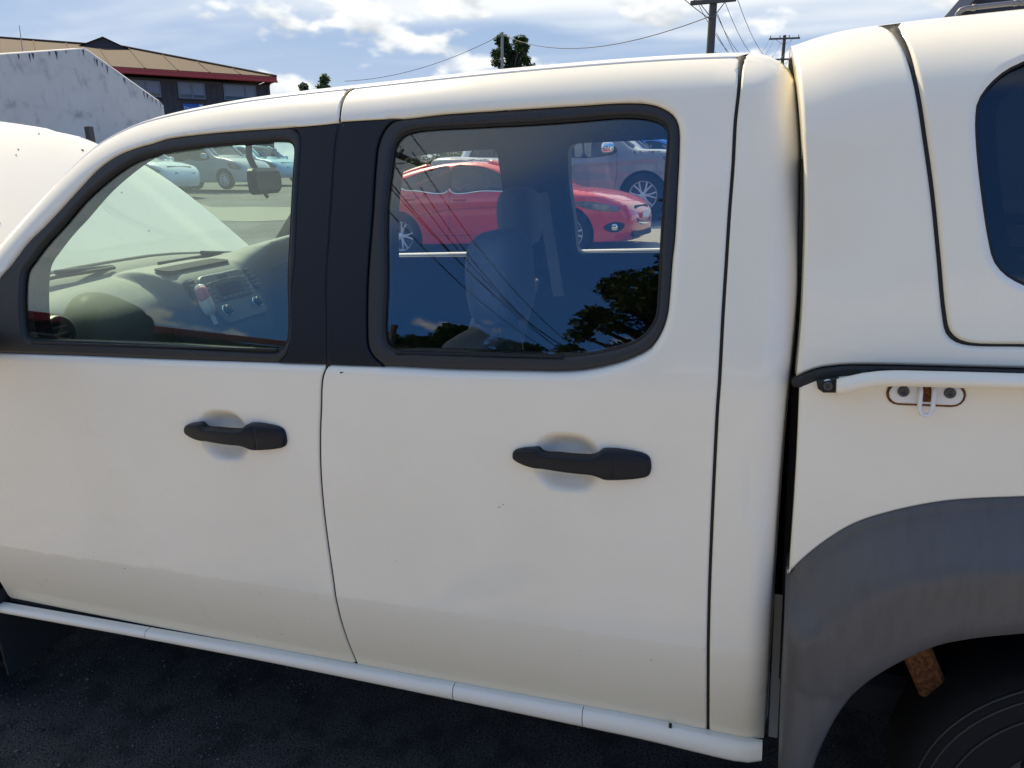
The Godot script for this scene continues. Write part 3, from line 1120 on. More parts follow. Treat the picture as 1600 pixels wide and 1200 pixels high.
func sills() -> void:
	var prof := [Vector2(-0.012, 0.0), Vector2(0.002, 0.001), Vector2(0.009, -0.004), Vector2(0.013, -0.013), Vector2(0.0135, -0.026), Vector2(0.011, -0.038), Vector2(0.006, -0.046), Vector2(-0.004, -0.050), Vector2(-0.05, -0.052)]
	for seg in [[-2.02, -1.475, 0], [-1.4735, -0.595, 0], [-0.5935, -0.293, 0], [-0.2915, 0.078, 1]]:
		var rows := []
		var n := 14
		for i in n + 1:
			var x := lerpf(seg[0], seg[1], float(i) / n)
			var y := 0.300 + 0.010 * clampf((-0.03 - x) / 0.9, 0.0, 1.2) - 0.010 * smoothstep(-0.2, 0.08, x)
			var shrink := 1.0
			if seg[2] == 1:
				shrink = sqrt(maxf(1.0 - pow(smoothstep(0.02, 0.08, x), 2.0) * 0.75, 0.0))
			var row := []
			for p in prof:
				var thick := 0.54 + 0.55 * pow(clampf((x + 1.6) / 1.6, 0.0, 1.0), 1.5)
				row.append(Vector3(x, y + p.y * thick * (0.75 + 0.25 * shrink), zc(y) - 0.004 + (p.x + 0.012) * shrink))
			rows.append(row)
		part("sill", loft(rows, false, true), "white_paint", truck)
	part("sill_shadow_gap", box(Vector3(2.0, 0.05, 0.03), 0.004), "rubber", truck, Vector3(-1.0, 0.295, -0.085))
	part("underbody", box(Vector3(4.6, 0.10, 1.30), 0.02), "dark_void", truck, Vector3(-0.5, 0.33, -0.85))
	for x in [-0.105, -1.6]:
		part("sill_plug", box(Vector3(0.006, 0.01, 0.004)), "rubber", truck, Vector3(x, 0.302, -0.045))

func far_side(glass_f: PackedVector2Array, glass_r: PackedVector2Array) -> void:
	var cab := s_cab
	var gf := grow(glass_f, -0.004)
	var gr := grow(glass_r, -0.004)
	var out := chain([PackedVector2Array([Vector2(-2.0, 0.32), Vector2(0.08, 0.3)]), rev(cut_x(line_in(roofline, 0.0012), -2.0, 0.2))], 0.03)
	part("far_side", panel(out, [gf, gr], {"S": cab, "mirror": true, "g": 0.08, "fl": 0.03, "rings": PackedVector2Array(line_in(roofline, 0.03))}), "white_paint", truck)
	var inner := chain([PackedVector2Array([Vector2(-1.95, 0.45), Vector2(0.05, 0.45), Vector2(0.05, 1.2)]), rev(cut_x(line_in(roofline, 0.045), -1.8, 0.03))], 0.03)
	var hf := grow(glass_f, -0.012)
	var hr := grow(glass_r, -0.012)
	for gl in [glass_f, glass_r]:
		part("far_window_frame", panel(grow(gl, 0.03), [grow(gl, -0.008)], {"S": cab, "off": -0.008, "mirror": true, "g": 0.08, "ow": 0.004, "oh": 0.002, "fl": 0.05}), "black_plastic", truck)
	part("far_door_trim", panel(inner, [hf, hr], {"S": cab, "off": -0.075, "mirror": true, "g": 0.08, "ow": 0.01, "oh": 0.01, "hw": 0.03, "hh": 0.022, "fl": 0.02}), "trim", truck)
	part("far_window", panel(grow(gf, 0.01), [], {"S": cab, "off": -0.02, "mirror": true, "ow": 0.0, "g": 0.08, "thick": 0.004}), "clear_glass", truck)
	part("far_window", panel(grow(gr, 0.01), [], {"S": cab, "off": -0.02, "mirror": true, "ow": 0.0, "g": 0.08, "thick": 0.004}), "clear_glass", truck)
	# inner trim of the near doors and pillars, seen through the glass from inside only at its edge
	part("near_door_trim", panel(inner, [grow(glass_f, 0.012), grow(glass_r, 0.012)], {"S": cab, "off": -0.065, "g": 0.09, "ow": 0.01, "oh": 0.01, "hw": 0.02, "hh": 0.012, "fl": 0.02}), "trim", truck)
	var sill_f := []
	part("far_window_sill", box(Vector3(1.0, 0.018, 0.035), 0.005), "white_plastic", truck, Vector3(-1.18, 1.103, -FAR_W + 0.030))
	part("far_window_sill", box(Vector3(0.62, 0.018, 0.035), 0.005), "white_plastic", truck, Vector3(-0.39, 1.103, -FAR_W + 0.030))

func headrest(seat: Node3D, c: Vector3, w: float, h: float, d: float) -> void:
	part("headrest", cushion(w, h, d), "seat_cloth", seat, c)
	for s in [-1.0, 1.0]:
		part("headrest_post", tube([Vector3(0, 0, 0), Vector3(0.02, -0.16, 0)], 0.006), "chrome", seat, c + Vector3(0.005, -h * 0.42, s * w * 0.27))

func cushion(w: float, h: float, d: float) -> ArrayMesh:     # a padded block: superellipsoid, d along x, h along y, w along z
	var rows := []
	for i in 17:
		var a := -PI / 2 + PI * i / 16
		var row := []
		for k in 28:
			var b := TAU * k / 28
			var ca := signf(cos(a)) * pow(absf(cos(a)), 0.55)
			row.append(Vector3(d * 0.5 * ca * signf(cos(b)) * pow(absf(cos(b)), 0.75), h * 0.5 * signf(sin(a)) * pow(absf(sin(a)), 0.65), w * 0.5 * ca * signf(sin(b)) * pow(absf(sin(b)), 0.55)))
		rows.append(row)
	return loft(rows, true)

func interior() -> void:
	# headliner
	var rows := []
	for x in [-1.30, -1.1, -0.8, -0.4, -0.05, 0.03]:
		var row := []
		for k in 11:
			var u := k / 10.0
			var y := 1.578 + 0.030 * pow(4.0 * u * (1.0 - u), 0.5) - 0.004 * absf(x + 0.6)
			row.append(Vector3(x, y, lerpf(-0.20, -FAR_W + 0.20, u)))
		rows.append(row)
	part("headliner", loft(rows), "headliner", truck)
	part("cab_floor", box(Vector3(2.1, 0.04, 1.5), 0.01), "trim", truck, Vector3(-0.95, 0.44, -0.85))
	part("rear_bulkhead_trim", box(Vector3(0.03, 1.1, 1.40), 0.01), "trim", truck, Vector3(0.045, 0.98, -0.85))
	part("firewall", box(Vector3(0.04, 0.65, 1.45), 0.01), "dark_void", truck, Vector3(-1.99, 0.78, -0.85))
	# grab handle over the far rear window
	var gh := []
	for k in 9:
		var u := k / 8.0
		gh.append(Vector3(-0.50 + 0.17 * u, 1.545 - 0.030 * sin(PI * u), -1.490 + 0.035 * sin(PI * u)))
	part("grab_handle", tube(gh, 0.010), "headliner", truck)
	# seats
	for s in [[-0.42, 0.0], [-1.20, -0.20]]:
		var seat := Node3D.new()
		seat.name = "seat"
		truck.add_child(seat, true)
		seat.position = Vector3(s[1], 0, s[0])
		var b := []
		for i in 9:
			var v := i / 8.0
			var y := lerpf(0.55, 1.045, v)
			var cx := lerpf(-0.78, -0.60, v)
			var hw := 0.23 - 0.05 * pow(v, 3.0)
			var row := []
			for k in 20:
				var a := TAU * k / 20
				row.append(Vector3(cx + 0.075 * signf(cos(a)) * pow(absf(cos(a)), 0.7), y, hw * signf(sin(a)) * pow(absf(sin(a)), 0.6)))
			b.append(row)
		for f in [0.9, 0.6, 0.0]:
			var row := []
			for k in 20:
				var a := TAU * k / 20
				row.append(Vector3(-0.595 + 0.070 * f * signf(cos(a)) * pow(absf(cos(a)), 0.7), 1.045 + 0.02 * (1.0 - f * f), 0.178 * f * signf(sin(a)) * pow(absf(sin(a)), 0.6)))
			b.append(row)
		part("backrest", loft(b, true), "seat_cloth", seat)
		part("seat_base", cushion(0.48, 0.16, 0.52), "seat_cloth", seat, Vector3(-1.0, 0.58, 0))
		headrest(seat, Vector3(-0.555, 1.185 if s[0] > -1.0 else 1.275, 0), 0.265 if s[0] > -1.0 else 0.225, 0.225 if s[0] > -1.0 else 0.20, 0.125)
	var rs := Node3D.new()
	rs.name = "rear_seat"
	truck.add_child(rs, true)
	part("backrest", box(Vector3(0.12, 0.52, 1.36), 0.04), "seat_cloth", rs, Vector3(-0.04, 0.80, -0.85))
	part("seat_base", box(Vector3(0.46, 0.14, 1.36), 0.05), "seat_cloth", rs, Vector3(-0.30, 0.56, -0.85))
	# belt on the far pillar
	part("seat_belt", quad(Vector3(-0.80, 1.36, -1.545), Vector3(-0.755, 1.36, -1.545), Vector3(-0.70, 0.95, -1.535), Vector3(-0.745, 0.95, -1.535)), "seat_cloth", truck)
	# rear view mirror hanging from the windscreen
	var mir := Node3D.new()
	mir.name = "rear_view_mirror"
	truck.add_child(mir, true)
	mir.position = Vector3(-1.492, 1.440, -0.83)
	mir.rotation_degrees.y = 14
	part("mirror_shell", extrude(rounded(0.225, 0.080, 0.028), 0.026, 0.011), "black_satin", mir).rotation_degrees.y = 90
	part("mirror_stem", tube([Vector3(-0.01, 0.02, 0.0), Vector3(-0.03, 0.075, 0.0), Vector3(-0.02, 0.14, 0.01)], 0.011), "black_satin", mir)
	part("mirror_bracket", box(Vector3(0.05, 0.02, 0.16), 0.008), "trim", mir, Vector3(-0.01, 0.145, 0.0))
	part("day_lever", tube([Vector3(0.0, -0.03, 0), Vector3(0.012, -0.052, 0)], 0.006), "black_satin", mir)
	dashboard()

func dashboard() -> void:
	var d := Node3D.new()
	d.name = "dashboard"
	truck.add_child(d, true)
	# stations across the cab: z, then the section from the windscreen down to the knees
	var st := [
		[-0.085, [-1.84, 1.155, -1.79, 1.150, -1.742, 1.132, -1.722, 1.105, -1.712, 1.05, -1.72, 0.95, -1.80, 0.80]],
		[-0.20, [-1.88, 1.160, -1.80, 1.152, -1.746, 1.128, -1.722, 1.098, -1.712, 1.04, -1.72, 0.94, -1.80, 0.80]],
		[-0.40, [-1.93, 1.163, -1.87, 1.150, -1.812, 1.124, -1.765, 1.085, -1.742, 1.02, -1.745, 0.93, -1.80, 0.80]],
		[-0.58, [-1.975, 1.164, -1.91, 1.150, -1.845, 1.122, -1.79, 1.085, -1.765, 1.02, -1.76, 0.93, -1.80, 0.80]],
		[-0.64, [-1.99, 1.165, -1.92, 1.152, -1.85, 1.126, -1.79, 1.088, -1.765, 1.02, -1.76, 0.93, -1.80, 0.80]],
		[-0.67, [-1.995, 1.172, -1.90, 1.178, -1.80, 1.160, -1.735, 1.132, -1.69, 1.06, -1.66, 0.98, -1.66, 0.80]],
		[-0.72, [-2.0, 1.176, -1.90, 1.184, -1.79, 1.168, -1.728, 1.140, -1.675, 1.06, -1.625, 0.97, -1.62, 0.80]],
		[-0.84, [-2.0, 1.176, -1.90, 1.184, -1.79, 1.168, -1.728, 1.140, -1.672, 1.06, -1.620, 0.97, -1.62, 0.80]],
		[-0.96, [-2.0, 1.174, -1.90, 1.184, -1.79, 1.168, -1.728, 1.140, -1.674, 1.06, -1.622, 0.97, -1.62, 0.80]],
		[-1.00, [-1.99, 1.168, -1.88, 1.178, -1.79, 1.180, -1.725, 1.164, -1.69, 1.07, -1.66, 0.97, -1.66, 0.80]],
		[-1.08, [-1.98, 1.170, -1.86, 1.192, -1.73, 1.222, -1.66, 1.222, -1.70, 1.12, -1.70, 0.97, -1.70, 0.80]],
		[-1.22, [-1.95, 1.168, -1.84, 1.195, -1.71, 1.235, -1.64, 1.238, -1.70, 1.13, -1.70, 0.97, -1.70, 0.80]],
		[-1.36, [-1.92, 1.165, -1.82, 1.185, -1.71, 1.220, -1.65, 1.215, -1.70, 1.12, -1.70, 0.97, -1.70, 0.80]],
		[-1.44, [-1.88, 1.162, -1.80, 1.155, -1.74, 1.140, -1.70, 1.11, -1.70, 1.05, -1.70, 0.95, -1.75, 0.80]],
		[-1.60, [-1.84, 1.155, -1.79, 1.150, -1.742, 1.132, -1.722, 1.105, -1.712, 1.05, -1.72, 0.95, -1.80, 0.80]]]
	var rows := []
	for s in st:
		var row := []
		for p in smooth(pts(s[1]), 0.016):
			row.append(Vector3(p.x, p.y, s[0]))
		rows.append(row)
	# equal lengths: resample every section to the same count
	var even := []
	for r in rows:
		var row := []
		for k in 44:
			var f: float = k / 43.0 * (r.size() - 1)
			var i := mini(int(f), r.size() - 2)
			row.append(r[i].lerp(r[i + 1], f - i))
		even.append(row)
	# finer steps across, so that the hood round the middle turns softly
	var fine := []
	for i in even.size() - 1:
		var n := 4
		for k in n:
			var u := smoothstep(0.0, 1.0, k / float(n)) if absf(even[i][0].z - even[i + 1][0].z) < 0.08 else k / float(n)
			var row := []
			for j in 44:
				var q: Vector3 = even[i][j].lerp(even[i + 1][j], u)
				q.z = lerpf(even[i][j].z, even[i + 1][j].z, k / float(n))
				row.append(q)
			fine.append(row)
	fine.append(even[even.size() - 1])
	part("dash_body", loft(fine), "dash", d)
	# the face in the middle
	var face := Node3D.new()
	var fb := Basis(Vector3(0, 0, 1), 0.0)
	var up := Vector3(-0.10, 0.165, 0).normalized()
	var out := Vector3(up.y, -up.x, 0)
	fb = Basis(Vector3(0, 0, -1), up, out)     # x to the far side, y up the face, z outwards
	var panel_at := Transform3D(fb, Vector3(-1.685, 1.065, -0.84))
	var plate := part("centre_panel", extrude(rounded(0.235, 0.185, 0.03), 0.016, 0.005), "dash_silver", d)
	plate.transform = panel_at
	on_plate(plate, "radio", extrude(rounded(0.165, 0.075, 0.008), 0.004, 0.0015), "radio", 0.0, 0.025, 0.0155)
	on_plate(plate, "screen", extrude(rounded(0.120, 0.042, 0.004), 0.0015), "screen", 0.0, 0.026, 0.0195)
	for k in 5:
		on_plate(plate, "button", box(Vector3(0.016, 0.009, 0.004), 0.0015), "dash_silver", -0.092, 0.055 - k * 0.015, 0.018)
		on_plate(plate, "button", box(Vector3(0.016, 0.009, 0.004), 0.0015), "dash_silver", 0.092, 0.055 - k * 0.015, 0.018)
		on_plate(plate, "button", box(Vector3(0.020, 0.006, 0.004), 0.0015), "dash_silver", -0.052 + k * 0.026, -0.003, 0.0195)
	on_plate(plate, "hazard_switch", box(Vector3(0.045, 0.014, 0.006), 0.002), "radio", 0.0, 0.078, 0.017)
	for x in [-0.075, 0.085]:
		on_plate(plate, "knob", lathe([Vector2(0.001, 0.016), Vector2(0.013, 0.016), Vector2(0.0155, 0.012), Vector2(0.017, 0.0)], 20), "radio", x, -0.045, 0.016)
		on_plate(plate, "knob_ring", lathe([Vector2(0.0175, 0.0), Vector2(0.0195, 0.004), Vector2(0.0215, 0.0)], 20), "chrome", x, -0.045, 0.016)
	for s in [-1.0, 1.0]:
		var v := part("air_vent", extrude(rounded(0.042, 0.085, 0.012), 0.016, 0.003), "screen", d)
		v.transform = Transform3D(fb, Vector3(-1.715, 1.105, -0.84 - s * 0.147))
		for k in 5:
			var sl := part("vent_slat", box(Vector3(0.036, 0.005, 0.010), 0.001), "dash_silver", v)
			sl.position = Vector3(0, -0.032 + k * 0.016, 0.016)
	# tray on top
	var tray_ := part("dash_tray", extrude(rounded(0.30, 0.075, 0.02), 0.004), "dark_void", d)
	tray_.transform = Transform3D(Basis(Vector3(0, 0, -1), Vector3(-1, 0.10, 0).normalized(), Vector3(0.1, 1, 0).normalized()), Vector3(-1.815, 1.176, -0.83))
	# round vent at the near end
	var rv := part("round_vent", lathe([Vector2(0.036, -0.02), Vector2(0.038, 0.006), Vector2(0.043, 0.010), Vector2(0.048, 0.006), Vector2(0.050, -0.01)], 32), "dash_silver", d)
	rv.transform = Transform3D(Basis(Vector3(0, 0, -1), Vector3(-0.12, 1, 0.1).normalized(), Vector3(1, 0.12, 0).normalized()).orthonormalized(), Vector3(-1.705, 1.082, -0.175))
	var disc := part("vent_disc", lathe([Vector2(0.0, -0.006), Vector2(0.036, -0.010)], 24), "radio", rv)
	for k in 3:
		part("vent_slat", box(Vector3(0.066 - 0.014 * absf(k - 1), 0.004, 0.008), 0.001), "dash_silver", rv, Vector3(0, -0.018 + k * 0.018, -0.002))
	for k in 5:
		part("demister_slot", box(Vector3(0.07, 0.004, 0.010), 0.001), "dark_void", d, Vector3(-1.80 + 0.0 * k, 1.153, -0.105 - k * 0.016))
	# instrument cowl and steering wheel, far side
	var sw := Node3D.new()
	sw.name = "steering_wheel"
	truck.add_child(sw, true)
	sw.transform = Transform3D(Basis(Vector3(0, 0, 1), deg_to_rad(25)) * Basis(Vector3(0, 1, 0), deg_to_rad(90)), Vector3(-1.42, 1.10, -1.22))
	var rim := []
	for k in 41:
		rim.append(Vector3(cos(TAU * k / 40), sin(TAU * k / 40), 0) * 0.185)
	part("wheel_rim", tube(rim, 0.015, 10), "black_satin", sw)
	part("wheel_hub", cushion(0.05, 0.14, 0.18), "black_satin", sw)
	for a in [20.0, 160.0, 270.0]:
		part("wheel_spoke", tube([Vector3.ZERO, Vector3(cos(deg_to_rad(a)), sin(deg_to_rad(a)), 0) * 0.18], 0.016), "black_satin", sw)
	part("instrument_face", quad(Vector3(-1.705, 1.20, -1.09), Vector3(-1.705, 1.20, -1.35), Vector3(-1.69, 1.11, -1.35), Vector3(-1.69, 1.11, -1.09)), "screen", d)
	# scuttle panel under the windscreen and the wipers
	var sc := []
	for i in 7:
		var u := i / 6.0
		var row := []
		for k in 15:
			var w := k / 14.0
			var z := lerpf(-0.10, -FAR_W + 0.10, w)
			var bow := 4.0 * w * (1.0 - w)
			row.append(Vector3(lerpf(-1.86 - 0.16 * bow, -1.93 - 0.19 * bow, u), lerpf(1.158, 1.196 - 0.05 * smoothstep(0.55, 1.0, w), u) + 0.006 * sin(u * PI), z))
		sc.append(row)
	part("scuttle", loft(sc), "dash", truck)
	var band := []
	for k in 15:
		var w := k / 14.0
		band.append(Vector3(-1.937 - 0.19 * 4.0 * w * (1.0 - w), 1.190 - 0.05 * smoothstep(0.55, 1.0, w), lerpf(-0.10, -FAR_W + 0.10, w)))
	part("scuttle_seal", tube(band, 0.014), "rubber", truck)
	for wz in [[-0.18, -0.72], [-0.80, -1.38]]:
		var wp := Node3D.new()
		wp.name = "wiper"
		truck.add_child(wp, true)
		var w0 := Vector3(-1.93, 1.188, wz[0])
		var w1 := Vector3(-2.045, 1.186 - (0.03 if wz[1] < -1.0 else 0.0), wz[1])
		part("wiper_blade", tube([w0, w0.lerp(w1, 0.5) + Vector3(-0.012, 0.006, 0), w1], 0.006), "rubber", wp)
		part("wiper_arm", tube([w0.lerp(w1, 0.5) + Vector3(-0.005, 0.02, 0), w1 + Vector3(-0.03, 0.0, -0.02)], 0.008), "black_satin", wp)

func on_plate(plate: Node3D, called: String, mesh: Mesh, m: String, x: float, y: float, z: float) -> void:
	part(called, mesh, m, plate, Vector3(x, y, z))

func rounded(w: float, h: float, r: float) -> PackedVector2Array:
	var q := PackedVector2Array()
	for c in [[1, 1, 0], [-1, 1, 90], [-1, -1, 180], [1, -1, 270]]:
		for k in 5:
			var a := deg_to_rad(c[2] + k * 22.5)
			q.append(Vector2(c[0] * (w * 0.5 - r) + r * cos(a), c[1] * (h * 0.5 - r) + r * sin(a)))
	return q

func bonnet_and_front() -> void:
	# the raised bonnet: its rear edge stays at the windscreen, its front stands high
	var rows := []
	var under := []
	for i in 25:
		var v := i / 24.0
		var row := []
		var ur := []
		for k in 33:
			var u := k / 32.0
			var w := 2.0 * u - 1.0
			var half := 0.66
			var z := -0.85 - w * half
			# plan: the front edge bows forward and its corners turn in
			var len := 0.985 - 0.075 * pow(absf(w), 2.2) - 0.10 * smoothstep(0.86, 1.0, absf(w))
			var crown := 0.045 * (1.0 - w * w) + 0.014 * sin(v * PI) - 0.05 * pow(v, 6.0)
			# a pressed line along each side
			crown += 0.008 * smoothstep(0.70, 0.76, absf(w)) * -1.0
			var rear := -2.045 - 0.10 * (1.0 - w * w)
			var along := v * len
			var a := deg_to_rad(37.6)
			row.append(Vector3(rear - along * cos(a) + crown * sin(a), 1.143 + along * sin(a) + crown * cos(a), z))
			ur.append(row[row.size() - 1] - Vector3(sin(a), cos(a), 0) * 0.02)
		rows.append(row)
		under.append(ur)
	var edge := []
	var b := part("bonnet", loft(rows, false, true), "white_paint", truck)
	part("bonnet_lining", loft(under, false, true), "white_paint", b)
	var rim := []
	for k in 33:
		rim.append(rows[24][k] - Vector3(0.006, 0.008, 0))
	part("bonnet_edge", tube(rim, 0.010), "white_paint", b)
	# a few fallen petals and bits on the paint
	for k in 12:
		var i := rng.randi_range(3, 21)
		var j := rng.randi_range(3, 29)
		var at: Vector3 = rows[i][j]
		var sp := part("leaf_fleck", cushion(rng.randf_range(0.006, 0.012), 0.002, rng.randf_range(0.004, 0.007)), "bark", b, at + Vector3(0.61, 0.79, 0) * 0.0015)
		sp.rotation = Vector3(rng.randf() * 0.3, rng.randf() * 6.0, -0.656)
	# washer jet
	part("washer_jet", cushion(0.022, 0.016, 0.034), "rubber", b, rows[8][18] + Vector3(0.61, 0.79, 0) * 0.004)
	# front guards and engine bay
	var guard := chain([pts([-2.005, 1.04, -2.01, 0.8, -2.005, 0.62, -2.03, 0.55]), smooth(pts([-2.03, 0.55, -2.10, 0.62, -2.22, 0.73, -2.42, 0.79, -2.62, 0.73, -2.76, 0.6]), 0.02), pts([-2.95, 0.55, -2.98, 0.8, -2.85, 0.98, -2.4, 1.05])], 0.03)
	part("front_guard", panel(guard, [], {"S": func(p: Vector2) -> float: return zc(p.y) - 0.012 - 0.008 * (p.x + 0.5) * (p.x + 0.5), "g": 0.06, "ow": 0.02, "oh": 0.012}), "white_paint", truck)
	part("front_guard", panel(guard, [], {"S": func(p: Vector2) -> float: return zc(p.y) - 0.012 - 0.008 * (p.x + 0.5) * (p.x + 0.5), "g": 0.06, "ow": 0.02, "oh": 0.012, "mirror": true}), "white_paint", truck)
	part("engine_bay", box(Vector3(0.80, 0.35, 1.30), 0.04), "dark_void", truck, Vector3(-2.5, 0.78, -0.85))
	part("front_bumper", box(Vector3(0.18, 0.34, 1.62), 0.07), "white_plastic", truck, Vector3(-3.0, 0.56, -0.85))
	# door mirror at the front corner of the window
	var dm := Node3D.new()
	dm.name = "door_mirror"
	truck.add_child(dm, true)
	var tri_ := PackedVector2Array([Vector2(-1.765, 1.068), Vector2(-1.704, 1.268), Vector2(-1.74, 1.24), Vector2(-1.86, 1.10), Vector2(-1.88, 1.068)])
	var sail := PackedVector2Array([Vector2(-1.90, 1.068), Vector2(-1.765, 1.068), Vector2(-1.765, 1.215), Vector2(-1.80, 1.19)])
	part("mirror_base", panel(chain([sail], 0.012), [], {"S": s_cab, "off": 0.004, "g": 0.04, "ow": 0.008, "oh": 0.006}), "black_satin", dm)
	part("mirror_arm", tube([Vector3(-1.80, 1.10, -0.03), Vector3(-1.76, 1.11, 0.04), Vector3(-1.72, 1.12, 0.11)], 0.030), "black_satin", dm)
	part("mirror_housing", cushion(0.25, 0.25, 0.13), "black_satin", dm, Vector3(-1.685, 1.17, 0.205))
	part("mirror_glass", extrude(rounded(0.19, 0.19, 0.03), 0.002), "frit", dm, Vector3(-1.6215, 1.17, 0.205)).rotation_degrees.y = 90
	wheel(truck, "front_wheel", Vector3(-2.42, 0.325, -0.13), 0.365, 0.235, true)
	wheel(truck, "front_wheel", Vector3(-2.42, 0.325, -FAR_W + 0.13), 0.365, 0.235, true, 180.0)
	wheel(truck, "rear_wheel", Vector3(0.655, 0.246, -0.14), 0.326, 0.245, false, 0.0, 0, 0.56, "steel_wheel")
	wheel(truck, "rear_wheel", Vector3(0.64, 0.248, -FAR_W + 0.14), 0.326, 0.245, true, 180.0, 0, 0.56, "steel_wheel")
	part("mud_flap", box(Vector3(0.008, 0.26, 0.24), 0.002), "rubber", truck, Vector3(-2.01, 0.22, -0.14))

# a wheel about the z axis, its face towards +z: tyre with tread blocks, rim with spokes
func wheel(owner: Node3D, called: String, at: Vector3, r: float, w: float, treads := false, turn := 0.0, spokes := 6, rim_part := 0.60, shine := "alloy") -> Node3D:
	var o := Node3D.new()
	o.name = called
	owner.add_child(o, true)
	o.position = at
	o.rotation_degrees.y = turn
	var rr := r * rim_part
	var h := w * 0.5
	part("tyre", lathe([Vector2(rr * 0.96, -h * 0.7), Vector2(rr * 1.04, -h * 0.92), Vector2(r * 0.86, -h), Vector2(r * 0.96, -h * 0.86), Vector2(r, -h * 0.6), Vector2(r * 1.004, 0), Vector2(r, h * 0.6), Vector2(r * 0.96, h * 0.86), Vector2(r * 0.90, h * 0.97), Vector2(r * 0.86, h), Vector2(r * 0.855, h * 0.985), Vector2(r * 0.74, h * 0.985), Vector2(r * 0.735, h), Vector2(rr * 1.10, h * 0.96), Vector2(rr * 1.03, h * 0.90), Vector2(rr * 0.97, h * 0.70)], 56), "tyre", o)
	if treads or spokes == 0:
		for q in [0.80, 0.90, 0.945]:
			var ring := []
			for k in 65:
				ring.append(Vector3(cos(TAU * k / 64) * r * q, sin(TAU * k / 64) * r * q, h * (1.0 if q < 0.85 else (0.965 if q < 0.92 else 0.90))))
			part("sidewall_ridge", tube(ring, 0.0025, 6), "black_plastic", o)
	if treads:
		var blocks := []
		for k in 48:
			var a := TAU * k / 48
			for s in [-1.0, 1.0]:
				var t := Transform3D(Basis(Vector3(0, 0, 1), a), Vector3.ZERO) * Transform3D(Basis(), Vector3(r * 0.985, 0, s * h * 0.72))
				blocks.append([box(Vector3(0.016, 0.026, h * 0.40), 0.005), t])
		part("tread_blocks", join(blocks), "tyre", o).set_meta("kind", "stuff")
	part("rim", lathe([Vector2(rr * 0.90, -h * 0.5), Vector2(rr * 0.92, h * 0.45), Vector2(rr * 0.96, h * 0.72), Vector2(rr * 1.0, h * 0.80), Vector2(rr * 1.03, h * 0.76), Vector2(rr * 1.0, h * 0.60)], 48), shine, o)
	part("brake_disc", lathe([Vector2(0.0, h * 0.05), Vector2(rr * 0.62, h * 0.05), Vector2(rr * 0.64, 0.0), Vector2(rr * 0.9, -h * 0.1)], 32), "radio", o)
	if spokes == 0:      # a pressed steel disc with round vents
		part("wheel_disc", lathe([Vector2(0.0, h * 0.30), Vector2(rr * 0.35, h * 0.32), Vector2(rr * 0.55, h * 0.52), Vector2(rr * 0.75, h * 0.50), Vector2(rr * 0.92, h * 0.30)], 40), shine, o)
		for k in 10:
			var a := TAU * k / 10
			part("vent_hole", lathe([Vector2(0.0, 0.0), Vector2(rr * 0.10, 0.0), Vector2(rr * 0.11, -0.004)], 14), "dark_void", o, Vector3(cos(a) * rr * 0.70, sin(a) * rr * 0.70, h * 0.53))
	for k in spokes:
		for s in [-1.0, 1.0]:
			var a: float = TAU * k / spokes + s * 0.14
			var a2: float = TAU * k / spokes + s * 0.22
			part("spoke", tube([Vector3(cos(a) * rr * 0.18, sin(a) * rr * 0.18, h * 0.60), Vector3(cos(a) * rr * 0.55, sin(a) * rr * 0.55, h * 0.64), Vector3(cos(a2) * rr * 0.95, sin(a2) * rr * 0.95, h * 0.66)], rr * 0.065, 6), shine, o)
	part("hub_cap", lathe([Vector2(0.0, h * 0.78), Vector2(rr * 0.15, h * 0.76), Vector2(rr * 0.20, h * 0.66), Vector2(rr * 0.26, h * 0.5)], 20), shine, o)
	return o

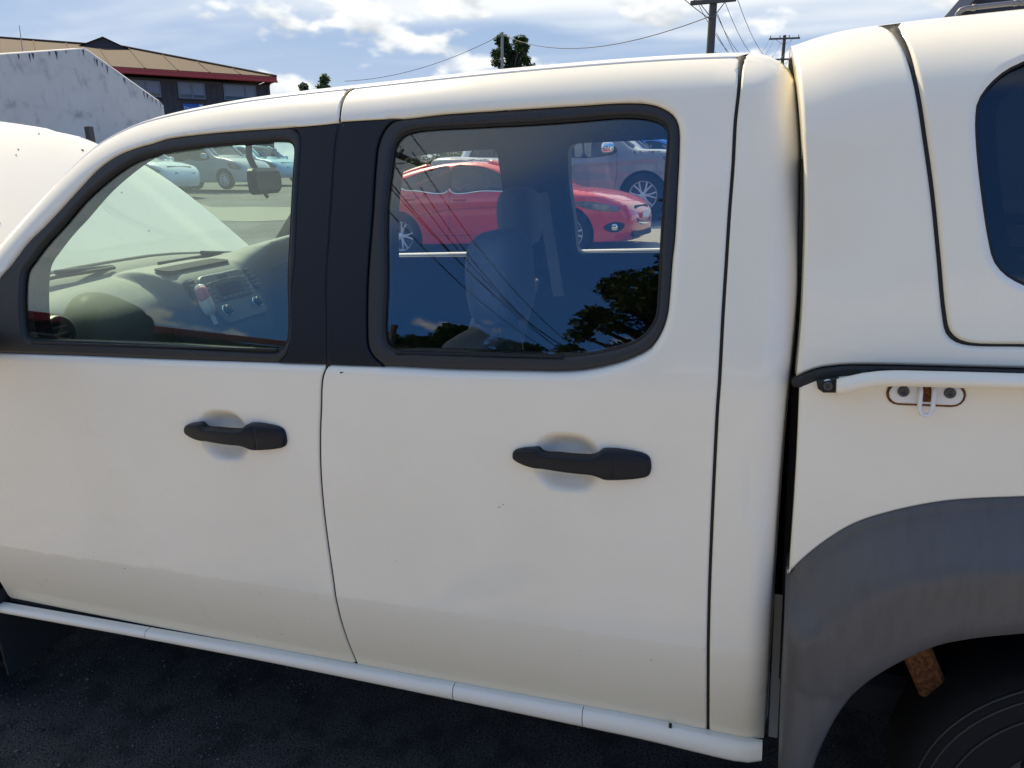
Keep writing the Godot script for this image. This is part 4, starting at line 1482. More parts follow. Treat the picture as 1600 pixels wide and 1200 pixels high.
func tray() -> void:
	var S := s_bed
	var top_edge := pts([0.115, 1.062, 0.14, 1.075, 0.20, 1.083, 0.5, 1.086, 1.68, 1.088])
	var ft := smooth(pts([0.1077, 0.704, 0.134, 0.7384, 0.1704, 0.7791, 0.213, 0.8156, 0.2655, 0.8423, 0.3335, 0.8663, 0.3832, 0.877, 0.4534, 0.8868]), 0.014)
	ft.append_array(smooth(pts([0.47, 0.888, 0.586, 0.895, 0.72, 0.888, 0.84, 0.866, 0.94, 0.83, 1.02, 0.78, 1.07, 0.73]), 0.02))
	var side := chain([smooth(pts([0.1133, 1.0562, 0.1139, 0.9118, 0.111, 0.706]), 0.015), ft, pts([1.07, 0.45, 1.68, 0.45, 1.68, 1.088]), rev(top_edge)], 0.014)
	var bed := part("tray_side", panel(side, [], {"S": S, "g": 0.04, "ow": 0.006, "oh": 0.005, "fl": 0.03}), "white_paint", truck)
	part("tray_side", panel(chain([pts([0.115, 1.06, 0.115, 0.45, 1.68, 0.45, 1.68, 1.088, 0.2, 1.083])], 0.05), [], {"S": S, "g": 0.09, "mirror": true}), "white_paint", truck)
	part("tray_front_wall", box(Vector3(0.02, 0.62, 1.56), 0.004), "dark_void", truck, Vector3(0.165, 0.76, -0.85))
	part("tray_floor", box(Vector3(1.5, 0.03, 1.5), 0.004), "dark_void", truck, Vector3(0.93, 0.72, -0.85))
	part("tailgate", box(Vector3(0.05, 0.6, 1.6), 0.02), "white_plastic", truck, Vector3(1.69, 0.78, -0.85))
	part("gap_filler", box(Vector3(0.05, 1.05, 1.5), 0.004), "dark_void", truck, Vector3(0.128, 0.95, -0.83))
	# grey strip low in the gap between cab and tray
	part("inner_strip", box(Vector3(0.018, 0.33, 0.004), 0.001), "dash_silver", truck, Vector3(0.098, 0.45, -0.085))
	# black wheel arch flare
	var fin := smooth(pts([0.1621, 0.3038, 0.1819, 0.3897, 0.209, 0.4681, 0.2424, 0.53, 0.2905, 0.584, 0.3469, 0.6299, 0.3963, 0.6521, 0.4661, 0.6737]), 0.014)
	fin.append_array(smooth(pts([0.475, 0.6755, 0.586, 0.690, 0.70, 0.675, 0.80, 0.635, 0.90, 0.56, 0.97, 0.45, 1.00, 0.30]), 0.02))
	var flare := chain([rev(smooth(pts([0.1057, 0.7068, 0.1064, 0.5957, 0.1062, 0.4888, 0.1083, 0.2758]), 0.014)), line_in(ft, -0.002), pts([1.075, 0.5, 1.08, 0.30]), rev(fin)], 0.014)
	var FS := func(p: Vector2) -> float:
		var u := near_on(ft, p, false).distance_to(p)
		var vi := near_on(fin, p, false).distance_to(p)
		var bulge := 0.066 * smoothstep(0.0, 0.10, u) - 0.006 * smoothstep(0.10, 0.22, u)
		bulge -= 0.012 * pow(maxf(1.0 - vi / 0.035, 0.0), 2.0)
		bulge -= 0.030 * pow(maxf(1.0 - (p.x - 0.104) / 0.035, 0.0), 2.0)
		return s_bed(Vector2(p.x, maxf(p.y, 0.5))) + 0.008 + bulge
	part("wheel_flare", panel(flare, [], {"S": FS, "g": 0.022, "ow": 0.008, "oh": 0.006, "fl": 0.055}), "flare_plastic", truck)
	# inner arch
	var rows := []
	for i in 25:
		var a := PI * i / 24.0
		rows.append([Vector3(0.586 + cos(a) * 0.43, 0.27 + sin(a) * 0.42, -0.03), Vector3(0.586 + cos(a) * 0.43, 0.27 + sin(a) * 0.42, -0.42)])
	var liner := rows.slice(0, 17)
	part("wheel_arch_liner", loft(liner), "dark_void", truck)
	part("spring_hanger", box(Vector3(0.054, 0.12, 0.05), 0.006), "rust", truck, Vector3(0.366, 0.470, -0.14)).rotation_degrees.z = 24
	part("spring_leaf", box(Vector3(1.1, 0.03, 0.06), 0.01), "dark_void", truck, Vector3(0.6, 0.40, -0.40))
	# white rope rail along the top of the tray
	var rr := []
	for p in smooth(pts([0.168, 1.066, 0.185, 1.0715, 0.21, 1.079, 0.245, 1.0845, 0.30, 1.0855, 0.43, 1.0858, 0.9, 1.087, 1.6, 1.089]), 0.02):
		rr.append(Vector3(p.x, p.y, s_bed(p) + 0.026))
	var rail_rows := []
	for i in rr.size():
		var row := []
		var hh := lerpf(0.0145, 0.0125, smoothstep(0.17, 0.26, rr[i].x))
		for k in 14:
			var a := TAU * k / 14
			row.append(rr[i] + Vector3(0, sin(a) * hh, cos(a) * 0.016))
		rail_rows.append(row)
	rail_rows.push_front(rail_rows[0].map(func(_v): return rr[0]))
	var rail := part("rope_rail", loft(rail_rows, true, true), "white_paint", truck)
	var zb := s_bed(Vector2(0.155, 1.06))
	var bpath := PackedVector2Array([Vector2(0.138, 1.072), Vector2(0.172, 1.0795), Vector2(0.172, 1.0535), Vector2(0.150, 1.0525), Vector2(0.141, 1.059)])
	part("rail_bracket", extrude(bpath, 0.010, 0.002), "rubber", rail, Vector3(0, 0, zb + 0.003))
	bolt(rail, Vector3(0.1565, 1.0655, zb + 0.012), 0.0075, true)
	# hook under the rail
	var hook := Node3D.new()
	hook.name = "tie_down_hook"
	truck.add_child(hook, true)
	hook.position = Vector3(0.302, 1.0535, s_bed(Vector2(0.3, 1.05)))
	part("rust_ring", extrude(rounded(0.114, 0.039, 0.019), 0.0035, 0.0012), "rust", hook)
	part("hook_plate", extrude(rounded(0.106, 0.031, 0.0152), 0.007, 0.0022), "white_plastic", hook)
	bolt(hook, Vector3(-0.033, 0.0055, 0.007), 0.0085, false)
	bolt(hook, Vector3(0.033, 0.0055, 0.007), 0.0085, false)
	part("rust_stain", extrude(rounded(0.022, 0.026, 0.006), 0.0011, 0.0003), "rust", hook, Vector3(0.0, 0.002, 0.0068))
	part("hook_loop", tube([Vector3(-0.0095, 0.016, 0.006), Vector3(-0.0095, 0.008, 0.016), Vector3(-0.0095, -0.018, 0.017), Vector3(-0.006, -0.0275, 0.0175), Vector3(0.0, -0.031, 0.018), Vector3(0.006, -0.0275, 0.0175), Vector3(0.0095, -0.018, 0.017), Vector3(0.0095, 0.008, 0.016), Vector3(0.0095, 0.016, 0.006)], 0.0036, 8), "white_plastic", hook)

func bolt(owner: Node3D, at: Vector3, r: float, washer: bool) -> void:
	if washer:
		part("washer", lathe([Vector2(r * 0.8, 0.0), Vector2(r * 1.35, 0.001), Vector2(r * 1.4, -0.001)], 20), "white_plastic", owner, at)
	var b := part("bolt", lathe([Vector2(0.0, 0.003), Vector2(r * 0.45, 0.003), Vector2(r * 0.5, 0.0055), Vector2(r * 0.9, 0.0055), Vector2(r, 0.004), Vector2(r, -0.002)], 20), "radio", owner, at)

func canopy() -> void:
	canopy_line = smooth(pts([0.02, 1.612, 0.079, 1.6195, 0.12, 1.630, 0.173, 1.639, 0.259, 1.643, 0.347, 1.644, 0.6, 1.645, 1.7, 1.646]), 0.02)
	var S := s_canopy
	var front_edge := smooth(pts([0.108, 1.072, 0.112, 1.167, 0.112, 1.271, 0.110, 1.348, 0.103, 1.449, 0.092, 1.55, 0.084, 1.598, 0.081, 1.6185]), 0.012)
	var seal_top := smooth(pts([0.1082, 1.0723, 0.1388, 1.0862, 0.1662, 1.0916, 0.1953, 1.0942, 0.437, 1.0953]), 0.014)
	var gapl := smooth(pts([0.2392, 1.62, 0.2516, 1.5869, 0.2636, 1.5342, 0.279, 1.4527, 0.2949, 1.3659, 0.3096, 1.2685, 0.3227, 1.1796, 0.3304, 1.1497, 0.3424, 1.1373, 0.3606, 1.1312, 0.4343, 1.1302]), 0.010)
	var win := pts([0.4056, 1.5477, 0.3856, 1.5383, 0.3626, 1.5175, 0.3495, 1.4955, 0.3475, 1.4725, 0.3522, 1.4219, 0.3638, 1.3508, 0.3771, 1.2866, 0.3858, 1.2586, 0.4018, 1.2383, 0.4275, 1.2221])
	var rings := PackedVector2Array()
	for f in [0.004, 0.010, 0.02, 0.033, 0.05, 0.07, 0.095, 0.12, 0.15]:
		for p in line_in(canopy_line, f):
			rings.append(p)
	var c := Node3D.new()
	c.name = "canopy"
	truck.add_child(c, true)
	var top0 := line_in(canopy_line, 0.001)
	var a_top := cut_x(top0, 0.082, 0.233)
	# body: in front of the side door and beneath it
	var under_gap := PackedVector2Array()
	var body := chain([rev(front_edge), seal_top, pts([1.66, 1.10, 1.66, 1.128]), rev(pts([0.45, 1.1275, 1.66, 1.128])), rev(shift(gapl, -0.0028, -0.0022)), rev(a_top)], 0.014)
	var o := {"S": S, "rings": rings, "g": 0.04, "ow": 0.007, "oh": 0.007, "fl": 0.025}
	part("canopy_shell", panel(body, [], o), "white_paint", c)
	# side door with its own window
	var w_full := win.duplicate()
	w_full.append_array(pts([0.5, 1.195, 0.7, 1.188, 1.1, 1.188, 1.22, 1.20, 1.27, 1.24, 1.29, 1.35, 1.28, 1.47, 1.24, 1.54, 1.15, 1.565, 0.6, 1.567, 0.45, 1.562]))
	# the window outline runs from the upper left down, along the bottom and back
	var wl := smooth(w_full, 0.014, true)
	var door := chain([shift(gapl, 0.0028, 0.0022), pts([0.45, 1.132, 1.45, 1.133, 1.45, 1.62]), rev(cut_x(top0, 0.243, 1.45))], 0.014)
	o = o.duplicate()
	o.hw = 0.012
	o.hh = 0.006
	part("canopy_side_door", panel(door, [wl], o), "white_paint", c)
	part("canopy_window", panel(grow(wl, 0.006), [], {"S": S, "off": -0.014, "ow": 0.0, "g": 0.08, "thick": 0.004, "rings": rings}), "canopy_glass", c)
	var inner := smooth(w_scaled(wl, 0.032), 0.02, true)
	part("window_border", panel(grow(wl, 0.004), [w_scaled(wl, 0.030)], {"S": S, "off": -0.019, "ow": 0.0, "g": 0.06, "fl": 0.004}), "frit", c)
	var path := []
	for p in wl:
		path.append(Vector3(p.x, p.y, s_canopy(p) - 0.010))
	path.append(path[0])
	part("window_seal", tube(path, 0.0045, 6), "rubber", c)
	var gp := []
	for p in gapl:
		gp.append(Vector3(p.x, p.y, s_canopy(p) - 0.018))
	gp.append(Vector3(1.45, 1.13, s_canopy(Vector2(1.45, 1.13)) - 0.018))
	part("door_seal", tube(gp, 0.010, 8), "rubber", c)
	var rear_pillar := chain([pts([1.455, 1.133, 1.66, 1.133, 1.66, 1.62, 1.455, 1.62])], 0.03)
	part("rear_pillar", panel(rear_pillar, [], {"S": S, "rings": rings, "g": 0.06}), "white_paint", c)
	# roof across, front face, far side
	var rows := []
	var face := []
	var L := canopy_line
	for i in L.size():
		if L[i].x < 0.078:
			continue
		var q := Vector3(L[i].x, L[i].y, s_canopy(L[i]))
		var row := [q]
		for k in range(1, 12):
			var u := k / 12.0
			row.append(Vector3(q.x, q.y + 0.03 * pow(4.0 * u * (1.0 - u), 0.7), lerpf(q.z, -FAR_W - q.z, u)))
		row.append(Vector3(q.x, q.y, -FAR_W - q.z))
		rows.append(row)
	part("canopy_roof", loft(rows, false, true), "white_paint", c)
	for p in front_edge:
		var z := s_canopy(p)
		face.append([Vector3(p.x, p.y, z - 0.007), Vector3(p.x - 0.002, p.y, z - 0.03), Vector3(p.x - 0.002, p.y, -FAR_W - z + 0.03), Vector3(p.x, p.y, -FAR_W - z)])
	part("canopy_front", loft(face, false, true), "white_paint", c)
	part("canopy_far_side", panel(chain([pts([0.11, 1.09, 1.66, 1.10, 1.66, 1.62, 0.11, 1.6])], 0.06), [], {"S": S, "mirror": true, "g": 0.1}), "white_paint", c)
	part("canopy_lining", box(Vector3(1.45, 0.02, 1.2), 0.004), "trim", c, Vector3(0.9, 1.11, -0.85))
	part("canopy_tail", box(Vector3(0.03, 0.5, 1.4), 0.01), "trim", c, Vector3(1.65, 1.35, -0.85))
	# something flat and dark standing inside, behind the tinted window
	part("inner_shelf", box(Vector3(1.1, 0.02, 0.4), 0.004), "dash_silver", c, Vector3(0.95, 1.30, -0.5))
	# black seal between canopy and tray
	var sb := smooth(pts([0.1038, 1.0558, 0.117, 1.0563, 0.1396, 1.0672, 0.1738, 1.0766, 0.2072, 1.0809, 0.233, 1.0891, 0.4375, 1.0893]), 0.012)
	var seal := chain([pts([0.108, 1.0715, 0.100, 1.062]), sb, pts([1.66, 1.094]), rev(line_in(seal_top, 0.0008))], 0.012)
	part("canopy_seal", panel(seal, [], {"S": func(p: Vector2) -> float: return -0.012, "off": 0.010, "g": 0.02, "ow": 0.004, "oh": 0.004, "fl": 0.03}), "rubber", c)
	# bracket knob in the gap at the roof corner
	part("canopy_bumper", box(Vector3(0.03, 0.05, 0.04), 0.008), "rubber", truck, Vector3(0.092, 1.583, -0.27))
	# pipe rail lying on the canopy's roof edge
	var pr := Node3D.new()
	pr.name = "roof_rack_rail"
	truck.add_child(pr, true)
	var pz := -0.30
	part("rail_pipe", tube([Vector3(0.348, 1.640, pz), Vector3(0.349, 1.652, pz), Vector3(0.353, 1.657, pz), Vector3(0.362, 1.659, pz), Vector3(1.5, 1.664, pz)], 0.0042, 10), "steel", pr)
	for x in [0.373, 0.435, 0.445, 0.62, 0.85, 1.1]:
		part("rail_collar", tube([Vector3(x - 0.003, 1.659 + (x - 0.36) * 0.0044, pz), Vector3(x + 0.003, 1.659 + (x - 0.36) * 0.0044, pz)], 0.0054, 10), "steel", pr)
	for x in [0.6, 1.2]:
		part("rail_foot", box(Vector3(0.03, 0.03, 0.02), 0.004), "steel", pr, Vector3(x, 1.652, pz))

func w_scaled(p: PackedVector2Array, d: float) -> PackedVector2Array:
	var r := Geometry2D.offset_polygon(p, -d, Geometry2D.JOIN_ROUND)
	var c: PackedVector2Array = r[0]
	c.append(c[0])
	return resample(c, 0.016, true)

# ---------------------------------------------------------------- ground and buildings
func curve(list: Array, x: float) -> float:
	if x <= list[0][0]:
		return list[0][1]
	for i in list.size() - 1:
		if x <= list[i + 1][0]:
			var t: float = (x - list[i][0]) / (list[i + 1][0] - list[i][0])
			return lerpf(list[i][1], list[i + 1][1], t)
	return list[list.size() - 1][1]

func gy(x: float, z: float) -> float:      # the yard slopes up to the far side and to the right
	var xs := 6.0 * tanh(x / 6.0) if x < 0.0 else 4.0 * tanh(x / 4.0)
	var h := curve([[-200.0, 2.6], [-80.0, 2.1], [-40.0, 1.7], [-22.0, 1.19], [-14.6, 0.80], [-9.5, 0.44], [-3.0, 0.02], [0.0, -0.08], [3.0, -0.16], [12.0, -0.1], [60.0, 0.3]], z)
	return h + 0.042 * xs * smoothstep(-90.0, -12.0, z)

func sheet(x0: float, x1: float, z0: float, z1: float, sx: float, sz: float, lift: float, edge = null) -> ArrayMesh:
	var v := PackedVector3Array()
	var uv := PackedVector2Array()
	var idx := PackedInt32Array()
	var nx := int(ceil((x1 - x0) / sx))
	var nz := int(ceil((z1 - z0) / sz))
	for i in nx + 1:
		for k in nz + 1:
			var x := lerpf(x0, x1, float(i) / nx)
			var z := lerpf(z0, z1, float(k) / nz)
			if edge != null:
				var e: Vector2 = edge.call(x, z)
				x = e.x
				z = e.y
			v.append(Vector3(x, gy(x, z) + lift, z))
			uv.append(Vector2(x, z))
	for i in nx:
		for k in nz:
			var a := i * (nz + 1) + k
			idx.append_array([a, a + nz + 1, a + 1, a + 1, a + nz + 1, a + nz + 2])
	return commit(v, idx, PackedColorArray(), uv, uv)

func ground() -> void:
	var m := sheet(-60, 60, -100, 40, 1.0, 1.0, 0.0)
	structure("ground", m, "chipseal")
	var far := sheet(-500, 500, -600, 400, 25.0, 25.0, -0.5)
	structure("distant_ground", far, "grass")
	# dark sealed lane the truck stands on
	structure("sealed_lane", sheet(-30, 30, -2.3, 0.33, 0.5, 0.33, 0.006), "asphalt")
	structure("concrete_yard", sheet(-30, 30, 0.33, 10.4, 0.6, 0.5, 0.008), "concrete_yard")
	# pale gravel strip across the yard
	var strip := func(x: float, z: float) -> Vector2:
		var w := z + 14.0         # -1..1 across
		return Vector2(x, lerpf(-13.3, -16.2, (w + 1.0) * 0.5) + 0.13 * (x + 11.0) + 0.3 * sin(x * 1.3 + w) + 0.15 * sin(x * 3.1 + w * 2.0))
	var sm := sheet(-24, -4.5, -15.0, -13.0, 0.4, 0.5, 0.008, strip)
	structure("gravel_strip", sm, "pale_gravel")
	var apron := func(x: float, z: float) -> Vector2:
		return Vector2(x + 0.2 * sin(z * 2.1), z + 0.2 * sin(x * 1.7))
	structure("gravel_apron", sheet(-4.2, 3.0, -12.5, -8.0, 0.4, 0.4, 0.008, apron), "pale_gravel")
	# loose chips lying on the lane
	var st := SurfaceTool.new()
	var chip := cushion(1.0, 0.7, 0.8)
	var low := loft([[Vector3(0, -0.4, 0), Vector3(0, -0.4, 0), Vector3(0, -0.4, 0), Vector3(0, -0.4, 0), Vector3(0, -0.4, 0)], [Vector3(0.5, 0, 0.1), Vector3(0.2, -0.1, 0.45), Vector3(-0.4, 0.05, 0.3), Vector3(-0.45, 0, -0.25), Vector3(0.15, 0.1, -0.5)], [Vector3(0.1, 0.38, 0.05), Vector3(0.05, 0.40, 0.1), Vector3(-0.1, 0.36, 0.1), Vector3(-0.1, 0.4, -0.1), Vector3(0.1, 0.37, -0.1)]], true)
	var mm := MultiMesh.new()
	mm.transform_format = MultiMesh.TRANSFORM_3D
	mm.use_colors = true
	mm.mesh = low
	var n := 6400
	mm.instance_count = n
	for i in n:
		var x := rng.randf_range(-3.2, 1.0)
		var z := rng.randf_range(-1.2, 0.9)
		if i < 3900:
			x = rng.randf_range(-2.7, -1.2)
			z = rng.randf_range(-0.9, 0.4)
		var s := rng.randf_range(0.002, 0.0075 if i < 3900 else 0.005) * (1.0 if rng.randf() < 0.96 else 1.9)
		var b := Basis(Vector3.UP, rng.randf() * TAU) * Basis(Vector3.RIGHT, rng.randf() * 0.7)
		mm.set_instance_transform(i, Transform3D(b.scaled(Vector3.ONE * s), Vector3(x, gy(x, z) + 0.006 + s * 0.2, z)))
		var g := pow(rng.randf(), 2.6) * 0.17 + 0.03
		mm.set_instance_color(i, Color(g, g * 0.94, g * 0.82))
	var mi := MultiMeshInstance3D.new()
	mi.multimesh = mm
	mi.material_override = M.stone
	mi.name = numbered("loose_chips")
	add_child(mi)
	mi.set_meta("kind", "stuff")
	tag(mi, "loose grey stone chips scattered on the dark sealed lane", "gravel")

func buildings() -> void:
	# workshop with hipped roof, red fascia and dark upper wall
	var A := Vector3(-36.465, 7.47, -36.008)
	var u := Vector3(0.656, 0, -0.754)
	var bk := Vector3(-0.754, 0, -0.656)
	var len := 9.17
	var b := thing("workshop", "dark clad workshop with brown hipped roof and red fascia behind the grey wall", "building", A)
	b.basis = Basis(u, Vector3.UP, -bk)            # x along the front, y up, z towards the yard
	b.position = A
	var base := gy(A.x, A.z) - A.y - 0.5
	var left := -22.0
	var r := 7.8
	var pitch := 0.285
	part("wall", box(Vector3(len - left - 0.6, -base - 0.35, 2 * r - 1.2)), "dark_cladding", b, Vector3((len + left) * 0.5, (base - 0.35) * 0.5, -r))
	var hip := Vector3(len - r, r * pitch, -r)
	var hip2 := Vector3(left + r, r * pitch, -r)
	var e := 0.10
	var roof := [
		[[Vector3(left, e, 0), Vector3(len, e, 0), hip, hip2], Vector3(0, 1, pitch).normalized()],
		[[Vector3(len, e, 0), Vector3(len, e, -2 * r), hip], Vector3(pitch, 1, 0).normalized()],
		[[Vector3(len, e, -2 * r), Vector3(left, e, -2 * r), hip2, hip], Vector3(0, 1, -pitch).normalized()],
		[[Vector3(left, e, -2 * r), Vector3(left, e, 0), hip2], Vector3(-pitch, 1, 0).normalized()]]
	var rf := part("roof", poly_faces(roof), "brown_roof", b)
	# ribs of the roofing sheets
	for i in 16:
		var x := lerpf(left + 4.0, len - 0.4, i / 15.0)
		var run := minf(r, len - x)
		part("roof_rib", tube([Vector3(x, e + 0.02, 0.0), Vector3(x, e + 0.02 + (r * pitch - e) * run / r, -run)], 0.035, 5), "brown_roof", rf)
	part("ridge_cap", tube([Vector3(len, e + 0.03, 0), hip + Vector3(0, 0.04, 0), hip2], 0.09, 6), "brown_roof", rf)
	# small gable standing over the hip
	var gz := -7.15
	part("gable", extrude(PackedVector2Array([Vector2(-1.25, 1.98), Vector2(1.52, 2.03), Vector2(0.14, 2.58)]), 0.1), "dark_cladding", rf, Vector3(0, 0, gz))
	part("gable_roof", poly_faces([
		[[Vector3(-1.45, 1.93, gz + 0.25), Vector3(0.14, 2.66, gz + 0.25), Vector3(0.14, 2.66, gz - 2.4), Vector3(-1.45, 1.93, gz - 2.4)], Vector3(-0.4, 1, 0).normalized()],
		[[Vector3(1.75, 1.97, gz + 0.25), Vector3(0.14, 2.66, gz + 0.25), Vector3(0.14, 2.66, gz - 2.4), Vector3(1.75, 1.97, gz - 2.4)], Vector3(0.4, 1, 0).normalized()]]), "brown_roof", rf)
	part("fascia", box(Vector3(len - left, 0.22, 0.06), 0.01), "red_fascia", b, Vector3((len + left) * 0.5, -0.05, 0.02))
	part("gutter", box(Vector3(len - left + 0.1, 0.13, 0.14), 0.03), "red_fascia", b, Vector3((len + left) * 0.5, -0.20, 0.05))
	part("fascia", box(Vector3(0.06, 0.25, 2 * r), 0.01), "red_fascia", b, Vector3(len, -0.06, -r))
	part("downpipe", tube([Vector3(len - 0.35, -0.25, -0.2), Vector3(len - 0.45, -0.6, -0.5), Vector3(len - 0.45, base, -0.5)], 0.05), "dark_cladding", b)
	for w in [[0.83, 2.40, -1.38, -0.53, 0.5], [3.42, 4.90, -1.38, -0.50, 0.5], [6.05, 7.95, -1.36, -0.48, 0.66]]:
		var fr := Node3D.new()
		fr.name = "window"
		b.add_child(fr, true)
		var z := -0.60
		var x0: float = w[0]
		var x1: float = w[1]
		var y0: float = w[2]
		var y1: float = w[3]
		var xm: float = lerpf(x0, x1, w[4])
		for q in [[x0, xm], [xm, x1]]:
			part("pane", box(Vector3(q[1] - q[0] - 0.06, y1 - y0 - 0.06, 0.02)), "pane_dark", fr, Vector3((q[0] + q[1]) * 0.5, (y0 + y1) * 0.5, z + 0.02))
			part("blind", box(Vector3(q[1] - q[0] - 0.10, (y1 - y0) * 0.72, 0.01)), "shed_grey", fr, Vector3((q[0] + q[1]) * 0.5, y1 - (y1 - y0) * 0.40, z + 0.034))
		for x in [x0, xm, x1]:
			part("frame", box(Vector3(0.055, y1 - y0 + 0.055, 0.07), 0.008), "shed_grey", fr, Vector3(x, (y0 + y1) * 0.5, z + 0.035))
		for y in [y0, y1]:
			part("frame", box(Vector3(x1 - x0 + 0.05, 0.055, 0.066), 0.008), "shed_grey", fr, Vector3((x0 + x1) * 0.5, y, z + 0.035))
		part("sill", box(Vector3(x1 - x0 + 0.2, 0.05, 0.14), 0.01), "dark_cladding", fr, Vector3((x0 + x1) * 0.5, y0 - 0.06, z + 0.06))
	for i in 24:        # cladding boards
		var x := lerpf(0.2, len - 0.65, i / 23.0)
		part("batten", box(Vector3(0.03, 3.6, 0.03), 0.004), "dark_cladding", b, Vector3(x, -2.30, -0.595))
	var sg := part("sign_board", box(Vector3(1.2, 0.62, 0.05), 0.006), "sign_blue", b, Vector3(4.15, -2.02, -0.55))
	var tm := TextMesh.new()
	tm.text = "Downs"
	tm.font_size = 24
	tm.pixel_size = 0.0125
	tm.depth = 0.02
	var f := SystemFont.new()
	f.font_names = PackedStringArray(["Droid Sans"])
	tm.font = f
	part("lettering", tm, "sign_white", sg, Vector3(-0.08, 0.05, 0.035))
	part("sign_mark", box(Vector3(0.20, 0.14, 0.02)), "pale_blue_paint", sg, Vector3(0.46, 0.22, 0.03))

	# weathered concrete wall with a sloping top, in front of the workshop
	var wl := Vector3(-20.258, 0, -15.484)
	var wr := Vector3(-23.446, 0, -24.344)
	var wu := (wr - wl).normalized()
	var wlen := wl.distance_to(wr)
	var wall := thing("concrete_wall", "weathered grey concrete wall with sloping top and black streaks", "wall", wl)
	wall.basis = Basis(wu, Vector3.UP, wu.cross(Vector3.UP))
	var at0 := gy(wl.x, wl.z) - 0.4
	var knee := 0.452 * wlen
	var outline := PackedVector2Array([Vector2(-9, at0), Vector2(wlen + 1.55, at0), Vector2(wlen + 1.55, 3.85), Vector2(wlen + 0.45, 4.28), Vector2(wlen, 4.62), Vector2(knee, 5.43), Vector2(0, 4.66), Vector2(-9, 3.1)])
	var o2 := PackedVector2Array([Vector2(-9, at0), Vector2(wlen + 0.62, at0), Vector2(wlen + 0.62, 4.30), Vector2(knee + 0.35, 5.43), Vector2(knee, 5.44), Vector2(0, 4.66), Vector2(-9, 2.9)])
	part("wall_body", extrude(o2, 0.30, 0.02), "concrete", wall, Vector3(0, 0, -0.15))
	part("pale_return", box(Vector3(0.55, 4.3, 0.36), 0.02), "concrete_pale", wall, Vector3(wlen + 0.92, 2.12, -0.20))
	part("coping", tube([Vector3(wlen + 0.60, 4.33, 0.0), Vector3(knee + 0.35, 5.46, 0.0)], 0.07, 6), "concrete_pale", wall)
	for i in 26:        # streaks running down from the coping
		var x := rng.randf_range(knee + 0.3, wlen + 0.5) if i < 18 else rng.randf_range(0.1, knee)
		var top := lerpf(5.43, 4.30, clampf((x - knee) / (wlen + 0.6 - knee), 0, 1)) if x > knee else lerpf(5.44, 4.66, (knee - x) / knee)
		var hh := rng.randf_range(0.08, 0.36)
		var w := rng.randf_range(0.02, 0.06)
		part("mould_streak", poly_faces([[[Vector3(x - w, top - 0.03, 0), Vector3(x + w, top - 0.05, 0), Vector3(x + w * 0.5, top - hh * 0.6, 0), Vector3(x, top - hh, 0), Vector3(x - w * 0.6, top - hh * 0.5, 0)], Vector3.BACK]]), "rubber", wall, Vector3(0, 0, 0.153 + 0.0005 * i))
	one("gate_post", extrude(rounded(0.16, 3.4, 0.03), 0.16, 0.02), "timber_pole", "short dark timber post standing in front of the grey concrete wall", "post", "", Vector3(-16.93, 1.0, -15.06)).rotation_degrees.z = 3
	one("aerial", tube([Vector3(-24.50, 4.9, -19.9), Vector3(-24.60, 5.5, -19.96), Vector3(-24.786, 6.391, -20.141)], 0.022, 6, 0.012), "grey_pole", "thin tilted aerial standing on the brown roof at far left", "aerial")

	# dark shed roof edge showing above the canopy at the right
	var shed := thing("dark_shed", "dark roofed shed with a sloping grey barge board above the canopy", "building", Vector3(1.69, gy(1.7, -9.6), -9.55))
	shed.rotation_degrees.y = -14.0
	var hgt := 3.20 - gy(1.7, -9.6)
	part("roof", extrude(PackedVector2Array([Vector2(0.06, hgt), Vector2(0.85, hgt + 1.0), Vector2(5, hgt + 1.0), Vector2(5, hgt)]), 3.0), "shed_dark", shed, Vector3(0, 0, -3.2))
	part("barge_board", box(Vector3(0.14, 1.5, 0.08), 0.01), "shed_grey", shed, Vector3(0.42, hgt + 0.48, -0.1)).rotation_degrees.z = -38
	part("wall", box(Vector3(4.6, hgt, 2.6)), "shed_dark", shed, Vector3(2.6, hgt * 0.5, -1.7))

	# across the road, seen only as a reflection: a long low shop with a red roof edge
	var shop := thing("roadside_shop", "long low shop with a red roof edge, mirrored in the front side window", "building", Vector3(-20.0, gy(-20, 17), 15.0))
	shop.basis = Basis(Vector3(0.05, 0, 1).normalized(), Vector3.UP, Vector3(1, 0, -0.05).normalized())
	part("wall", extrude(PackedVector2Array([Vector2(-4, 0), Vector2(14, 0), Vector2(14, 6.75), Vector2(-4, 3.96)]), 8.0), "dark_cladding", shop, Vector3(0, 0, -8.4))
	part("roof_edge", box(Vector3(18.6, 0.34, 0.3), 0.03), "red_fascia", shop, Vector3(5.0, 5.55, 0.0)).rotation_degrees.z = 8.8
	part("roof", poly_faces([[[Vector3(-4.3, 4.28, 0.1), Vector3(14.3, 7.15, 0.1), Vector3(14.3, 7.15, -8), Vector3(-4.3, 4.28, -8)], Vector3(-0.15, 1, 0).normalized()]]), "red_fascia", shop)
	for k in 7:
		var wn := part("window", box(Vector3(1.6, 1.6, 0.06), 0.01), "pane_dark", shop, Vector3(-2.5 + k * 2.5, 2.4, -0.36))
		part("frame", box(Vector3(1.75, 0.08, 0.09)), "sign_white", wn, Vector3(0, -0.82, 0.01))

# ---------------------------------------------------------------- poles and wires
func sag(a: Vector3, b: Vector3, drop: float, n := 14) -> Array:
	var q := []
	for i in n + 1:
		var t := float(i) / n
		q.append(a.lerp(b, t) - Vector3(0, drop * 4.0 * t * (1.0 - t), 0))
	return q

